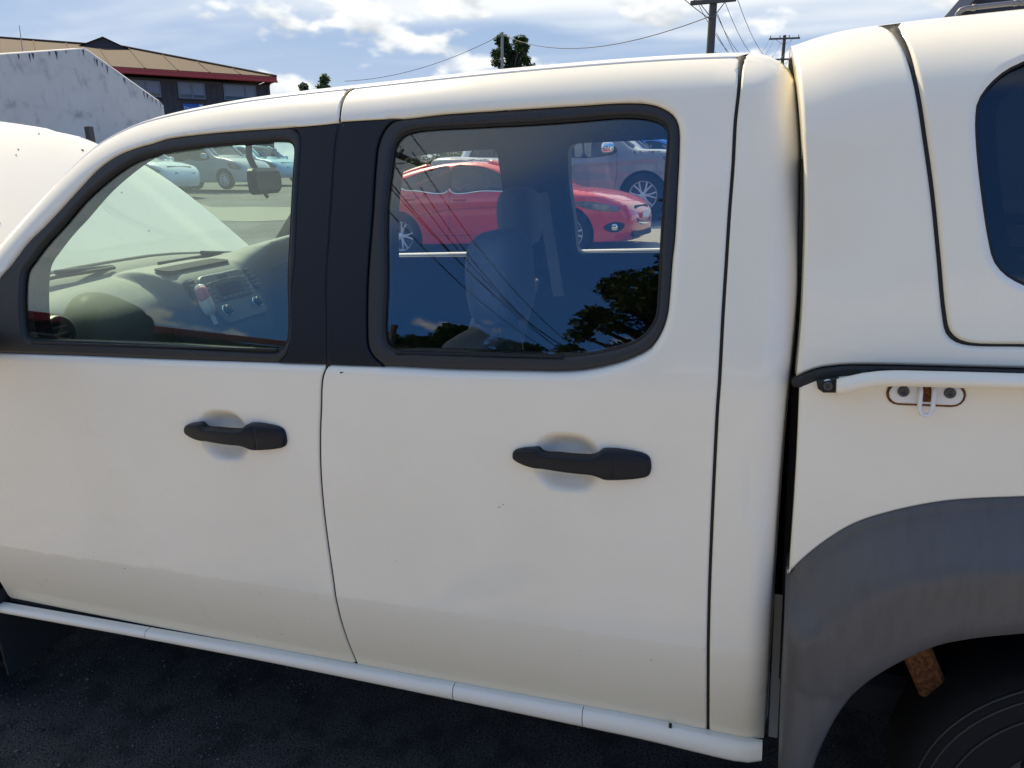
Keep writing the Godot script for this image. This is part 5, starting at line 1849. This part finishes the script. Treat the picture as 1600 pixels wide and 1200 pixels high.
func pole(at: Vector3, top: float, r: float, m: String, label: String, arms: Array, lean := 0.0) -> Node3D:
	var o := thing("utility_pole", label, "pole", Vector3(at.x, gy(at.x, at.z), at.z), "")
	var h := top - o.position.y
	part("shaft", tube([Vector3(0, -0.4, 0), Vector3(lean * 0.5, h * 0.5, 0), Vector3(lean, h, 0)], r, 12, r * 0.72), m, o)
	for a in arms:         # [height in the world, direction, half length, insulators]
		var y: float = a[0] - o.position.y
		var arm := part("crossarm", box(Vector3(a[2] * 2.0, 0.13, 0.11), 0.015), m, o, Vector3(lean, y, 0.12))
		arm.rotation.y = a[1]
		for k in a[3]:
			var x: float = lerpf(-a[2] + 0.12, a[2] - 0.12, k / maxf(a[3] - 1.0, 1.0))
			part("insulator", lathe([Vector2(0.0, -0.10), Vector2(0.035, -0.08), Vector2(0.05, -0.03), Vector2(0.03, 0.0), Vector2(0.045, 0.02), Vector2(0.02, 0.1)], 10), "insulator", arm, Vector3(x, 0.15, 0)).rotation_degrees.x = 90
		for s in [-1.0, 1.0]:
			part("arm_brace", tube([Vector3(s * a[2] * 0.55, -0.05, 0.02), Vector3(0, -0.5, -0.02)], 0.015, 6), "steel", arm)
	return o

func wire(a: Vector3, b: Vector3, drop: float, label: String, group: String, r := 0.010) -> void:
	one("power_line", tube(sag(a, b, drop), r, 5), "wire", label, "cable", group)

func poles_and_wires() -> void:
	var p1 := Vector3(-2.36, 0, -25.45)
	pole(p1, 8.6, 0.15, "timber_pole", "tall dark timber power pole with crossarm rising behind the truck's roof", [[6.70, -0.12, 0.70, 4]])
	var p2 := Vector3(-0.42, 0, -66.5)
	pole(p2, 12.1, 0.17, "timber_pole", "distant power pole with two crossarms in the gap before the canopy", [[11.85, 0.1, 1.15, 4], [10.35, 0.1, 0.9, 3]])
	var p3 := Vector3(-16.05, 0, -44.8)
	pole(p3, 9.68, 0.11, "grey_pole", "slim grey pole in front of the dark conifer", [])
	var t3 := Vector3(-16.05, 9.55, -44.8)
	wire(t3, Vector3(-2.40, 6.30, -25.45), 0.85, "cable sagging from the slim grey pole to the dark timber pole", "", 0.016)
	wire(t3, Vector3(-27.5, 7.55, -46.2), 0.55, "cable running down left from the slim grey pole to the workshop", "", 0.016)
	wire(Vector3(-29.0, 7.2, -44.0), Vector3(-60.0, 7.3, -78.0), 0.8, "thin cable leaving the right end of the workshop towards the small tree", "", 0.016)
	wire(Vector3(-2.42, 6.20, -25.40), Vector3(-5.4, 8.6, -17.0), 0.35, "cable rising left from the dark timber pole out of view", "", 0.012)
	var ends := [[-0.62, 7.12, -1.05, 12.02], [-0.2, 7.12, -0.72, 12.02], [0.22, 7.12, -0.1, 12.02], [0.62, 7.12, 0.62, 12.02]]
	for k in 4:
		var e: Array = ends[k]
		wire(Vector3(p1.x + e[0], e[1] - 0.16, p1.z + 0.1), Vector3(p2.x + e[2], e[3], p2.z), 1.9, ["leftmost", "second from the left", "third from the left", "rightmost"][k] + " of the wires fanning from the dark pole to the distant pole", "wires between the two power poles", 0.010)
	for k in 3:
		wire(Vector3(p1.x + 0.15, 6.35 - k * 0.55, p1.z), Vector3(p2.x - 0.7 + 0.6 * k, 10.5, p2.z), 1.6, ["highest", "middle", "lowest"][k] + " of the three lower wires leaving the dark pole's shaft", "lower wires between the two power poles", 0.010)
	# along the road behind the camera, mirrored in the windows
	var q1 := Vector3(-7.55, 0, 9.6)
	var q2 := Vector3(-10.4, 0, 45.0)
	var qa := pole(q1, 9.3, 0.16, "timber_pole", "near roadside power pole with a weathered crossarm, mirrored in the rear side window", [[8.55, -1.0, 1.2, 4]])
	pole(q2, 10.5, 0.16, "timber_pole", "far roadside power pole behind the big hanging tree", [[10.0, -1.2, 1.2, 4]])
	for k in 6:
		var s := lerpf(-1.0, 1.0, k / 5.0)
		wire(q1 + Vector3(s * 0.62, 8.75 - 0.9 * float(k % 2), s * 0.95), q2 + Vector3(s * 0.4, 10.1 - 0.7 * float(k % 2), s), 0.9 + 0.2 * (k % 3), ["first", "second", "third", "fourth", "fifth", "sixth"][k] + " from left of the dark diagonal wires mirrored in the rear window", "wires mirrored in the rear side window", 0.016)
	for k in 4:
		var s := lerpf(-1.0, 1.0, k / 3.0)
		wire(q1 + Vector3(s * 0.62, 8.75, s * 0.95), Vector3(-5.0 + s * 0.5, 9.2, -24.0 + 20.0), 0.7, ["first", "second", "third", "fourth"][k] + " from the left of the wires strung over the truck, above the frame", "wires over the truck", 0.012)
	pole(Vector3(-10.28, 0, 17.2), 5.55, 0.14, "timber_pole", "short timber pole in front of the mirrored broad trees", [])

# ---------------------------------------------------------------- trees
func leaf_mesh(s: float) -> ArrayMesh:
	var v := PackedVector3Array()
	var idx := PackedInt32Array()
	for k in 3:
		var a := TAU * k / 3.0
		var b := Basis(Vector3.UP, a) * Basis(Vector3.RIGHT, 0.5)
		var base := v.size()
		for p in [Vector3(0, 0, 0), Vector3(s * 0.35, 0.05 * s, s * 0.45), Vector3(0, 0, s), Vector3(-s * 0.35, 0.05 * s, s * 0.45)]:
			v.append(b * p)
		idx.append_array([base, base + 2, base + 1, base, base + 3, base + 2])
	return commit(v, idx)

# clumps: [centre, radii]; leaves gather on the clumps' shells and thin out between them
func tree(called: String, label: String, at: Vector3, clumps: Array, trunk_top: Vector3, trunk_r: float, leaf: String, size: float, count: int, group := "", category := "tree") -> void:
	var o := thing(called, label, category, Vector3(at.x, gy(at.x, at.z), at.z), group)
	part("trunk", tube([Vector3(0, -0.3, 0), trunk_top * 0.5 + Vector3(0.1, 0, 0.05), trunk_top], trunk_r, 10, trunk_r * 0.45), "bark", o)
	for c in clumps:
		if c[0].y > trunk_top.y * 0.35:
			var from := trunk_top * clampf(c[0].y / trunk_top.y * 0.75, 0.3, 0.95)
			part("limb", tube([from, from.lerp(c[0], 0.5) + Vector3(0, 0.1, 0), c[0]], trunk_r * 0.32, 6, trunk_r * 0.08), "bark", o)
	var mm := MultiMesh.new()
	mm.transform_format = MultiMesh.TRANSFORM_3D
	mm.use_colors = true
	mm.mesh = leaf_mesh(size)
	var total := 0.0
	var weight := []
	for c in clumps:
		var w: float = pow(c[1].x * c[1].y * c[1].z, 0.667)
		weight.append(w)
		total += w
	mm.instance_count = count
	var i := 0
	for ci in clumps.size():
		var n := int(round(count * weight[ci] / total)) if ci < clumps.size() - 1 else count - i
		var tone := rng.randf_range(0.7, 1.25)
		for k in n:
			if i >= count:
				break
			var d := Vector3(rng.randfn(), rng.randfn(), rng.randfn()).normalized()
			var rad := pow(rng.randf(), 0.28) * rng.randf_range(0.82, 1.12)
			var p: Vector3 = clumps[ci][0] + d * rad * clumps[ci][1]
			var b := Basis(d.cross(Vector3(rng.randf(), rng.randf(), rng.randf())).normalized(), rng.randf() * 1.4) * Basis(Vector3.UP, rng.randf() * TAU)
			mm.set_instance_transform(i, Transform3D(b.scaled(Vector3.ONE * rng.randf_range(0.6, 1.25)), p))
			var g := tone * rng.randf_range(0.7, 1.3)
			mm.set_instance_color(i, Color(g * rng.randf_range(0.85, 1.15), g, g * rng.randf_range(0.7, 1.1)))
			i += 1
	var mi := MultiMeshInstance3D.new()
	mi.multimesh = mm
	mi.material_override = M[leaf]
	mi.name = "crown"
	o.add_child(mi, true)
	mi.set_meta("kind", "stuff")

func random_clumps(n: int, c: Vector3, r: Vector3, cr: float, flat := 1.0) -> Array:
	var q := []
	for k in n:
		var d := Vector3(rng.randfn(), rng.randfn(), rng.randfn()).normalized() * pow(rng.randf(), 0.4)
		var s := cr * rng.randf_range(0.7, 1.3)
		q.append([c + d * r, Vector3(s, s * flat, s)])
	return q

func trees() -> void:
	# dark conifer behind the slim pole, two tops
	var cl := []
	for side in [[-0.75, 9.3], [0.55, 9.25]]:
		for k in 16:
			var t := k / 15.0
			var y := lerpf(2.0, side[1], t)
			var w := lerpf(1.75, 0.35, pow(t, 2.2))
			for m in 3:
				var a := rng.randf() * TAU
				cl.append([Vector3(side[0] + cos(a) * w * 0.7, y, sin(a) * w * 0.7), Vector3.ONE * rng.randf_range(0.35, 0.62) * (1.1 - 0.45 * t)])
	tree("conifer", "dark green conifer with two tops beyond the slim grey pole", Vector3(-18.9, 0, -55.2), cl, Vector3(0, 8.0, 0), 0.3, "leaf_mid", 0.17, 16000)
	cl = []
	for top in [[-1.0, 7.6], [0.3, 8.3], [1.3, 7.3]]:
		for k in 9:
			var t := k / 8.0
			cl.append([Vector3(top[0] + rng.randf_range(-0.4, 0.4), lerpf(2.5, top[1], t), rng.randf_range(-0.5, 0.5)), Vector3.ONE * lerpf(0.9, 0.4, t)])
	tree("small_tree", "small round topped tree beside the workshop's right end", Vector3(-40.7, 0, -64.1), cl, Vector3(0, 7.0, 0), 0.25, "leaf_mid", 0.26, 7000)
	# hedge behind the red sedan
	cl = []
	for k in 26:
		cl.append([Vector3(-4.5 + k * 0.34, rng.randf_range(0.5, 1.0), rng.randf_range(-0.2, 0.2)), Vector3(0.4, rng.randf_range(0.45, 0.65), 0.4)])
	tree("hedge", "sunlit yellow green hedge behind the red sedan's roof", Vector3(-11.6, 0, -25.6), cl, Vector3(0, 0.9, 0), 0.08, "leaf_light", 0.10, 9000, "", "hedge")
	# mirrored in the windows: broad spreading trees and a large hanging one
	var spots := [[-13.2, 22.0, 6.75, 3.2], [-10.6, 22.8, 7.45, 2.3], [-9.0, 23.6, 7.1, 1.5]]
	var labels := ["leftmost of the broad trees mirrored low in the rear side window", "tallest broad flat topped tree mirrored low in the rear side window", "rightmost of the broad trees mirrored low in the rear side window"]
	for k in 3:
		var s: Array = spots[k]
		var g := gy(s[0], s[1])
		cl = random_clumps(34, Vector3(0, s[2] - 1.9 - g, 0), Vector3(s[3] * 0.8, 1.25, s[3] * 0.8), 0.75, 0.55)
		tree("broad_tree", labels[k], Vector3(s[0], 0, s[1]), cl, Vector3(0.1, s[2] - 2.2 - g, 0), 0.28, "leaf_mid", 0.20, 9000, "broad trees mirrored in the rear side window")
	cl = random_clumps(60, Vector3(1.75, 4.9, 0), Vector3(1.9, 3.4, 2.2), 0.55, 0.8)
	cl.append_array(random_clumps(34, Vector3(0.35, 4.0, 0.2), Vector3(0.7, 2.0, 1.0), 0.30, 0.9))
	cl.append_array(random_clumps(12, Vector3(0.05, 5.6, 0.2), Vector3(0.6, 0.5, 0.7), 0.22, 0.8))
	for k in 6:
		cl.append([Vector3(-0.5 - 0.13 * k, 4.9 - 0.06 * k * k, 0.1 * k), Vector3(0.30, 0.18, 0.3)])
	tree("hanging_tree", "large dense tree with hanging twigs mirrored at the rear window's right", Vector3(-2.6, 0, 11.6), cl, Vector3(1.5, 5.0, 0.2), 0.30, "leaf_mid", 0.11, 30000)
	cl = []
	for k in 40:
		cl.append([Vector3(-8.0 + k * 0.42, rng.randf_range(0.6, 1.3), rng.randf_range(-0.4, 0.4)), Vector3(0.6, 0.7, 0.6)])
	tree("roadside_hedge", "low dark hedge along the road, mirrored at the foot of the windows", Vector3(-14.0, 0, 14.5), cl, Vector3(0, 1.0, 0), 0.1, "leaf_dark", 0.2, 9000, "", "hedge")

# ---------------------------------------------------------------- cars
# spec: outline from the rear bottom over the roof to the front bottom (x forward from the rear axle, y up), wheel base,
# wheel radius, half width, belt height, side windows, door seams
func car(called: String, label: String, category: String, s: Dictionary, at: Vector3, yaw: float, pitch: float, group := "") -> Node3D:
	var o := thing(called, label, category, at, group)
	o.basis = Basis(Vector3.UP, yaw) * Basis(Vector3(0, 0, 1), pitch)
	var wb: float = s.wb
	var wr: float = s.wr
	var hw: float = s.hw
	var belt: float = s.belt
	var r: float = s.get("round", 0.07)
	var nose: float = s.nose
	var tail: float = s.tail
	var top := smooth(pts(s.top), 0.05)
	var S := func(p: Vector2) -> float:
		var z := hw
		if p.y > belt:
			z -= (p.y - belt) * s.get("tumble", 0.34)
		else:
			z -= 0.09 * pow((p.y - belt * 0.72) / belt, 2.0) * 2.2
		z += s.get("crease", 0.010) * exp(-pow((p.y - (belt - 0.13 - 0.03 * sin(p.x))) / 0.05, 2.0))
		z -= 0.24 * pow(maxf(p.x - (nose - 0.65), 0.0) / 0.65, 2.4) + 0.16 * pow(maxf(tail + 0.7 - p.x, 0.0) / 0.7, 2.2)
		var e := near_on(top, p, false).distance_to(p)
		if e < r:
			z -= r - sqrt(maxf(r * r - (r - e) * (r - e), 0.0))
		return z
	var arch := wr * 1.16
	var bottom := PackedVector2Array()
	var by: float = s.get("clear", 0.22)
	var tl := top[0]
	var tr := top[top.size() - 1]
	bottom.append(Vector2(tr.x, tr.y))
	for c in [wb, 0.0]:
		var a0 := asin(clampf((by - wr) / arch, -1.0, 1.0))
		for k in 19:
			var a := lerpf(a0, PI - a0, k / 18.0)
			bottom.append(Vector2(c + cos(a) * arch, wr + sin(a) * arch))
	var outer := chain([top, bottom], 0.045)
	var holes := []
	for w in s.windows:
		holes.append(smooth(pts(w), 0.04, true) if s.get("soft_windows", true) else chain([pts(w)], 0.05))
	var rings := PackedVector2Array()
	for f in [0.006, 0.016, 0.032, 0.05]:
		var tt := resample(top, 0.09)
		for p in line_in(tt, f):
			rings.append(p)
	for k in 60:
		for dy in [-0.075, -0.045, -0.02, 0.0, 0.02, 0.045, 0.075]:
			var x := lerpf(tail + 0.1, nose - 0.2, k / 59.0)
			rings.append(Vector2(x, belt - 0.13 - 0.03 * sin(x) + dy))
	var paint: String = s.paint
	for side in [1.0, -1.0]:
		var body := panel(outer, holes, {"S": S, "g": 0.085, "ow": 0.008, "oh": 0.006, "hw": 0.012, "hh": 0.006, "fl": 0.05, "rings": rings})
		var bs := part("body_side", body, paint, o)
		bs.scale.z = side
		if side < 0.0:
			bs.mesh = mirrored(body)
			bs.scale.z = 1.0
		for k in holes.size():
			var gl := panel(grow(holes[k], 0.012), [], {"S": S, "off": -0.012, "ow": 0.0, "g": 0.12, "fl": 0.0})
			part("side_window", mirrored(gl) if side < 0.0 else gl, "car_glass", bs)
			if s.get("chrome", false):
				var path := []
				for p in holes[k]:
					if p.y < belt + 0.06 + 0.05 * maxf(0.4 - p.x, 0.0) * 4.0:
						path.append(Vector3(p.x, p.y - 0.006, side * (S.call(p) + 0.002)))
				path.sort_custom(func(a, b): return a.x < b.x)
				part("chrome_strip", tube(path, 0.011, 6), "chrome", bs)
			else:
				var path := []
				for p in holes[k]:
					path.append(Vector3(p.x, p.y, side * S.call(p)))
				path.append(path[0])
				part("window_seal", tube(path, 0.009, 5), "rubber", bs)
		for seam in s.get("seams", []):
			var path := []
			for p in smooth(pts(seam), 0.06):
				path.append(Vector3(p.x, p.y, side * (S.call(p) - 0.0015)))
			part("door_seam", tube(path, 0.0042, 5), "rubber", bs)
		for h in s.get("handles", []):
			var hp := Vector2(h[0], h[1])
			part("door_handle", tube([Vector3(h[0] - 0.10, h[1], side * (S.call(hp) + 0.004)), Vector3(h[0] - 0.06, h[1] + 0.004, side * (S.call(hp) + 0.03)), Vector3(h[0] + 0.06, h[1] + 0.004, side * (S.call(hp) + 0.03)), Vector3(h[0] + 0.10, h[1], side * (S.call(hp) + 0.004))], 0.015, 8), s.get("handle_paint", paint), bs)
		if s.has("headlight"):
			var hl := panel(smooth(pts(s.headlight), 0.03, true), [], {"S": S, "off": 0.005, "ow": 0.012, "oh": 0.006, "g": 0.05, "fl": 0.02})
			var lamp := part("headlight", mirrored(hl) if side < 0.0 else hl, "lamp_lens", bs)
			var c := Vector2.ZERO
			for p in pts(s.headlight):
				c += p / (s.headlight.size() / 2)
			part("lamp_bulb", cushion(0.05, 0.05, 0.012), "chrome", lamp, Vector3(c.x, c.y, side * (S.call(c) + 0.008)))
		if s.has("fog"):
			var fo := panel(smooth(pts(s.fog), 0.03, true), [], {"S": S, "off": 0.004, "ow": 0.012, "oh": 0.008, "g": 0.05, "fl": 0.02})
			var fg := part("fog_lamp_recess", mirrored(fo) if side < 0.0 else fo, "rubber", bs)
			var c := Vector2.ZERO
			for p in pts(s.fog):
				c += p / (s.fog.size() / 2)
			part("fog_lamp", cushion(0.03, 0.09, 0.09), "chrome", fg, Vector3(c.x + 0.01, c.y, side * (S.call(c) + 0.006)))
		if s.has("mirror"):
			var mp := Vector2(s.mirror[0], s.mirror[1])
			var mr := part("wing_mirror", cushion(0.16, 0.20, 0.24), s.get("mirror_paint", paint), bs, Vector3(mp.x, mp.y + 0.05, side * (S.call(mp) + 0.15)))
			part("mirror_stalk", tube([Vector3(0, -0.03, -side * 0.2), Vector3.ZERO], 0.025, 6), "rubber", mr)
	# the skin between the two sides
	var glass_rows := []
	var rows := []
	var lastg := false
	for i in top.size():
		var p := top[i]
		var t := (top[mini(i + 1, top.size() - 1)] - top[maxi(i - 1, 0)]).normalized()
		var nrm := Vector2(-t.y, t.x)
		var z: float = S.call(p)
		var row := []
		for k in 15:
			var u := k / 14.0
			var bow := pow(4.0 * u * (1.0 - u), 0.6)
			row.append(Vector3(p.x + nrm.x * bow * s.get("bulge", 0.06), p.y + nrm.y * bow * s.get("bulge", 0.06) * 0.7, lerpf(z, -z, u)))
		rows.append(row)
	var skin := []
	var screens := []
	for rng_ in s.glass:           # [from x, to x] of the windscreen and the rear window along the outline's top
		var g := []
		for i in rows.size():
			if top[i].x >= rng_[0] and top[i].x <= rng_[1] and top[i].y > belt - 0.05:
				g.append(rows[i].slice(1, 14))
		if g.size() > 1:
			screens.append(g)
	var cur := []
	for i in rows.size():
		var inside := false
		for rng_ in s.glass:
			if top[i].x > rng_[0] and top[i].x < rng_[1] and top[i].y > belt - 0.05:
				inside = true
		if inside:
			if cur.size():
				cur.append(rows[i])
				skin.append(cur)
				cur = []
		else:
			if cur.is_empty() and i > 0:
				cur.append(rows[i - 1])
			cur.append(rows[i])
	if cur.size() > 1:
		skin.append(cur)
	for q in skin:
		part("body_top", loft(q), paint, o)
	for g in screens:
		part("windscreen", loft(g), "car_glass", o)
		for e in [0, 12]:
			var l := []
			for row in g:
				l.append(row[e])
			part("screen_pillar", tube(l, 0.05, 6), paint, o)
	if not s.get("chrome", false):
		part("grille", box(Vector3(0.06, 0.09, hw * 0.95), 0.02), "rubber", o, Vector3(nose - 0.02, belt * 0.60, 0))
		part("lower_intake", box(Vector3(0.07, 0.11, hw * 1.15), 0.02), "rubber", o, Vector3(nose - 0.05, belt * 0.36, 0))
		part("number_plate", box(Vector3(0.02, 0.11, 0.36), 0.003), "white_plastic", o, Vector3(nose + 0.03, belt * 0.47, 0))
	part("floor_pan", box(Vector3(wb + 1.2, 0.12, hw * 1.6), 0.03), "dark_void", o, Vector3(wb * 0.5, by + 0.12, 0))
	part("wheel_well", box(Vector3(wb + 1.2, 0.55, hw * 1.15), 0.03), "dark_void", o, Vector3(wb * 0.5, by + 0.33, 0))
	for x in [wb * 0.40, wb * 0.72]:
		for zz in [-0.36, 0.36]:
			part("seat", cushion(0.20, 0.62, 0.46), "seat_cloth", o, Vector3(x, belt + 0.02, zz))
			part("seat_headrest", cushion(0.10, 0.18, 0.24), "seat_cloth", o, Vector3(x - 0.05, belt + 0.36, zz))
	for c in [0.0, wb]:
		for sd in [1.0, -1.0]:
			wheel(o, "wheel", Vector3(c, wr, sd * (hw - 0.115)), wr, 0.205, false, 0.0 if sd > 0.0 else 180.0, s.get("spokes", 5), 0.68)
	return o

func mirrored(m: ArrayMesh) -> ArrayMesh:
	var a := m.surface_get_arrays(0)
	var v: PackedVector3Array = a[Mesh.ARRAY_VERTEX]
	var n: PackedVector3Array = a[Mesh.ARRAY_NORMAL]
	var idx: PackedInt32Array = a[Mesh.ARRAY_INDEX]
	for i in v.size():
		v[i].z = -v[i].z
		n[i].z = -n[i].z
	for t in range(0, idx.size(), 3):
		var k := idx[t + 1]
		idx[t + 1] = idx[t + 2]
		idx[t + 2] = k
	return commit(v, idx, PackedColorArray(), PackedVector2Array(), PackedVector2Array(), n)

func cars() -> void:
	var red := {
		"wb": 2.70, "wr": 0.325, "hw": 0.89, "belt": 0.945, "nose": 3.54, "tail": -0.95, "paint": "red_paint", "clear": 0.20, "chrome": true, "spokes": 5, "crease": 0.018, "round": 0.09, "bulge": 0.03,
		"top": [-0.90, 0.34, -0.98, 0.60, -0.95, 0.85, -0.90, 1.00, -0.62, 1.04, -0.25, 1.14, 0.15, 1.265, 0.60, 1.345, 1.00, 1.365, 1.35, 1.345, 1.75, 1.24, 2.15, 1.065, 2.38, 0.965, 2.75, 0.915, 3.10, 0.845, 3.34, 0.755, 3.49, 0.66, 3.54, 0.50, 3.53, 0.34, 3.42, 0.20],
		"windows": [[0.0, 1.11, 0.11, 1.02, 0.35, 0.99, 0.86, 0.965, 0.86, 1.295, 0.50, 1.27, 0.22, 1.20], [0.92, 0.963, 1.45, 0.95, 2.02, 0.95, 1.72, 1.155, 1.45, 1.265, 1.20, 1.305, 0.92, 1.298]],
		"seams": [[0.89, 1.0, 0.885, 0.75, 0.86, 0.5, 0.80, 0.27], [2.05, 0.98, 2.06, 0.7, 1.98, 0.4, 1.95, 0.25], [0.02, 1.14, 0.05, 0.95, 0.22, 0.80, 0.40, 0.66], [0.45, 0.34, 1.2, 0.32, 1.95, 0.33], [0.35, 0.62, 0.7, 0.68, 1.2, 0.71, 1.9, 0.71]],
		"handles": [[0.21, 0.875], [1.06, 0.84]],
		"headlight": [2.74, 0.745, 3.00, 0.755, 3.25, 0.705, 3.42, 0.645, 3.40, 0.61, 3.20, 0.615, 2.98, 0.66],
		"fog": [3.20, 0.40, 3.34, 0.47, 3.47, 0.43, 3.42, 0.34, 3.28, 0.33],
		"mirror": [1.98, 0.99], "glass": [[1.42, 2.30], [-0.55, 0.45]]}
	var rr := Vector3(-5.313, 0.217, -9.519)
	var rf := Vector3(-2.608, 0.332, -9.583)
	var dir := (rf - rr).normalized()
	var yaw := atan2(-dir.z, dir.x) - 0.11
	var o := car("red_sedan", "bright red sedan parked side on beyond the truck's windows", "car", red, rr - Vector3(0, 0, 0.75), yaw, asin(dir.y))
	# grille and wing shaped trim at its nose, number plate
	part("grille", extrude(rounded(0.78, 0.24, 0.07), 0.02, 0.006), "rubber", o, Vector3.ZERO).transform = Transform3D(Basis(Vector3(0, 0, -1), Vector3(-0.22, 1, 0).normalized(), Vector3(1, 0.22, 0).normalized()), Vector3(3.53, 0.55, 0))
	part("grille_trim", tube([Vector3(3.42, 0.655, 0.56), Vector3(3.53, 0.47, 0.42), Vector3(3.585, 0.415, 0.2), Vector3(3.60, 0.41, 0), Vector3(3.585, 0.415, -0.2), Vector3(3.53, 0.47, -0.42), Vector3(3.42, 0.655, -0.56)], 0.014, 8), "chrome", o)
	part("number_plate", box(Vector3(0.012, 0.11, 0.36), 0.003), "white_plastic", o, Vector3(3.595, 0.55, 0))
	part("lower_intake", box(Vector3(0.05, 0.09, 1.0), 0.02), "rubber", o, Vector3(3.53, 0.28, 0))

	var ute := {
		"wb": 3.10, "wr": 0.385, "hw": 0.93, "belt": 1.16, "nose": 4.02, "tail": -1.25, "paint": "grey_paint", "clear": 0.34, "spokes": 6, "tumble": 0.26,
		"top": [-1.20, 0.55, -1.25, 0.9, -1.22, 1.17, -0.2, 1.175, 0.62, 1.18, 0.70, 1.45, 0.82, 1.72, 1.1, 1.80, 1.9, 1.80, 2.25, 1.72, 2.62, 1.44, 2.92, 1.22, 3.4, 1.165, 3.75, 1.09, 3.97, 0.93, 4.02, 0.72, 3.98, 0.5, 3.85, 0.36],
		"windows": [[0.88, 1.20, 1.48, 1.19, 1.48, 1.66, 1.05, 1.66, 0.90, 1.58], [1.58, 1.19, 2.62, 1.19, 2.35, 1.45, 2.12, 1.63, 1.95, 1.665, 1.58, 1.665]],
		"seams": [[1.53, 1.18, 1.52, 0.8, 1.45, 0.42], [2.62, 1.18, 2.62, 0.8, 2.55, 0.42], [0.66, 1.18, 0.7, 0.85, 0.75, 0.6]],
		"handles": [[0.78, 1.02], [1.68, 1.0]], "handle_paint": "chrome", "mirror": [2.48, 1.20], "mirror_paint": "chrome",
		"headlight": [3.45, 1.06, 3.75, 1.02, 3.92, 0.92, 3.88, 0.82, 3.6, 0.90], "glass": [[2.12, 2.90], [0.60, 0.80]]}
	var uf := Vector3(-2.30, 0.70, -14.62)
	car("grey_pickup", "dusty grey double cab pickup parked behind the red sedan's bonnet", "pickup", ute, uf - Vector3(3.10, 0.10, -0.45), -0.02, 0.035)
	var van := {
		"wb": 2.75, "wr": 0.33, "hw": 0.87, "belt": 1.05, "nose": 3.62, "tail": -0.9, "paint": "silver_paint", "clear": 0.24, "spokes": 7, "tumble": 0.22,
		"top": [-0.88, 0.4, -0.92, 0.8, -0.88, 1.2, -0.75, 1.6, -0.5, 1.72, 0.6, 1.76, 1.4, 1.72, 1.9, 1.5, 2.4, 1.12, 2.9, 1.02, 3.35, 0.88, 3.58, 0.68, 3.62, 0.45, 3.5, 0.25],
		"windows": [[-0.55, 1.12, 0.35, 1.08, 0.35, 1.60, -0.40, 1.58], [0.42, 1.08, 1.25, 1.07, 1.25, 1.60, 0.42, 1.61], [1.32, 1.07, 2.2, 1.06, 1.8, 1.42, 1.55, 1.57, 1.32, 1.60]],
		"seams": [[1.28, 1.06, 1.27, 0.7, 1.2, 0.3], [0.4, 1.06, 0.45, 0.75]], "handles": [[0.55, 0.9], [1.42, 0.88]], "mirror": [2.1, 1.07],
		"headlight": [2.95, 0.88, 3.3, 0.82, 3.48, 0.7, 3.3, 0.66, 3.0, 0.74], "glass": [[1.65, 2.38], [-0.85, -0.55]]}
	car("silver_wagon", "silver grey wagon parked across the yard, seen through the windscreen", "car", van, Vector3(-20.9, 1.0, -22.6), -0.05, 0.01)
	var hatch := {
		"wb": 2.5, "wr": 0.30, "hw": 0.84, "belt": 0.95, "nose": 3.3, "tail": -0.65, "paint": "pale_blue_paint", "clear": 0.20, "spokes": 7,
		"top": [-0.60, 0.35, -0.66, 0.7, -0.58, 1.0, -0.35, 1.35, -0.1, 1.46, 0.7, 1.50, 1.2, 1.44, 1.75, 1.15, 2.05, 0.98, 2.6, 0.90, 3.0, 0.78, 3.25, 0.6, 3.3, 0.4, 3.2, 0.22],
		"windows": [[-0.2, 1.0, 0.62, 0.98, 0.62, 1.38, 0.0, 1.36], [0.7, 0.97, 1.75, 0.96, 1.4, 1.22, 1.1, 1.36, 0.7, 1.38]],
		"seams": [[0.66, 0.97, 0.64, 0.6, 0.55, 0.3]], "handles": [[0.0, 0.84], [0.85, 0.82]], "mirror": [1.68, 0.97],
		"headlight": [2.5, 0.80, 2.85, 0.76, 3.1, 0.64, 2.95, 0.58, 2.7, 0.66], "glass": [[1.15, 2.0], [-0.6, -0.2]]}
	car("pale_blue_hatchback", "pale blue hatchback nosing out from behind the raised bonnet", "car", hatch, Vector3(-20.75, 0.96, -19.2), -0.10, 0.0)
	var teal := hatch.duplicate()
	teal.paint = "teal_paint"
	car("teal_hatchback", "teal hatchback parked beyond the silver wagon, behind the mirror", "car", teal, Vector3(-22.0, 1.22, -27.6), -0.25, 0.0)
	var blue := hatch.duplicate()
	blue.paint = "blue_paint"
	car("blue_hatchback", "deep blue hatchback parked behind the grey pickup's bonnet", "car", blue, Vector3(-4.4, 1.02, -22.3), 0.05, 0.0)
	var white := hatch.duplicate()
	white.paint = "cream_paint"
	car("white_hatchback", "white hatchback parked beyond the red sedan's windscreen beside the hedge", "car", white, Vector3(-9.0, 1.0, -22.9), -0.1, 0.0)

func small_things() -> void:
	# white and red mesh air freshener stuck by the near vent of the dashboard
	var f := thing("air_freshener", "small white air freshener with red mesh head stuck beside the radio", "air freshener", truck.transform * Vector3(-1.668, 1.082, -0.69))
	f.basis = truck.basis * Basis(Vector3(0, 0, 1), 0.45) * Basis(Vector3(1, 0, 0), -0.12)
	part("shell", cushion(0.030, 0.105, 0.044), "white_plastic", f)
	part("mesh_head", cushion(0.030, 0.056, 0.038), "pink", f, Vector3(0.004, 0.016, 0.002))
	part("stem", tube([Vector3(0, -0.04, 0), Vector3(-0.004, -0.085, -0.006)], 0.007), "white_plastic", f)
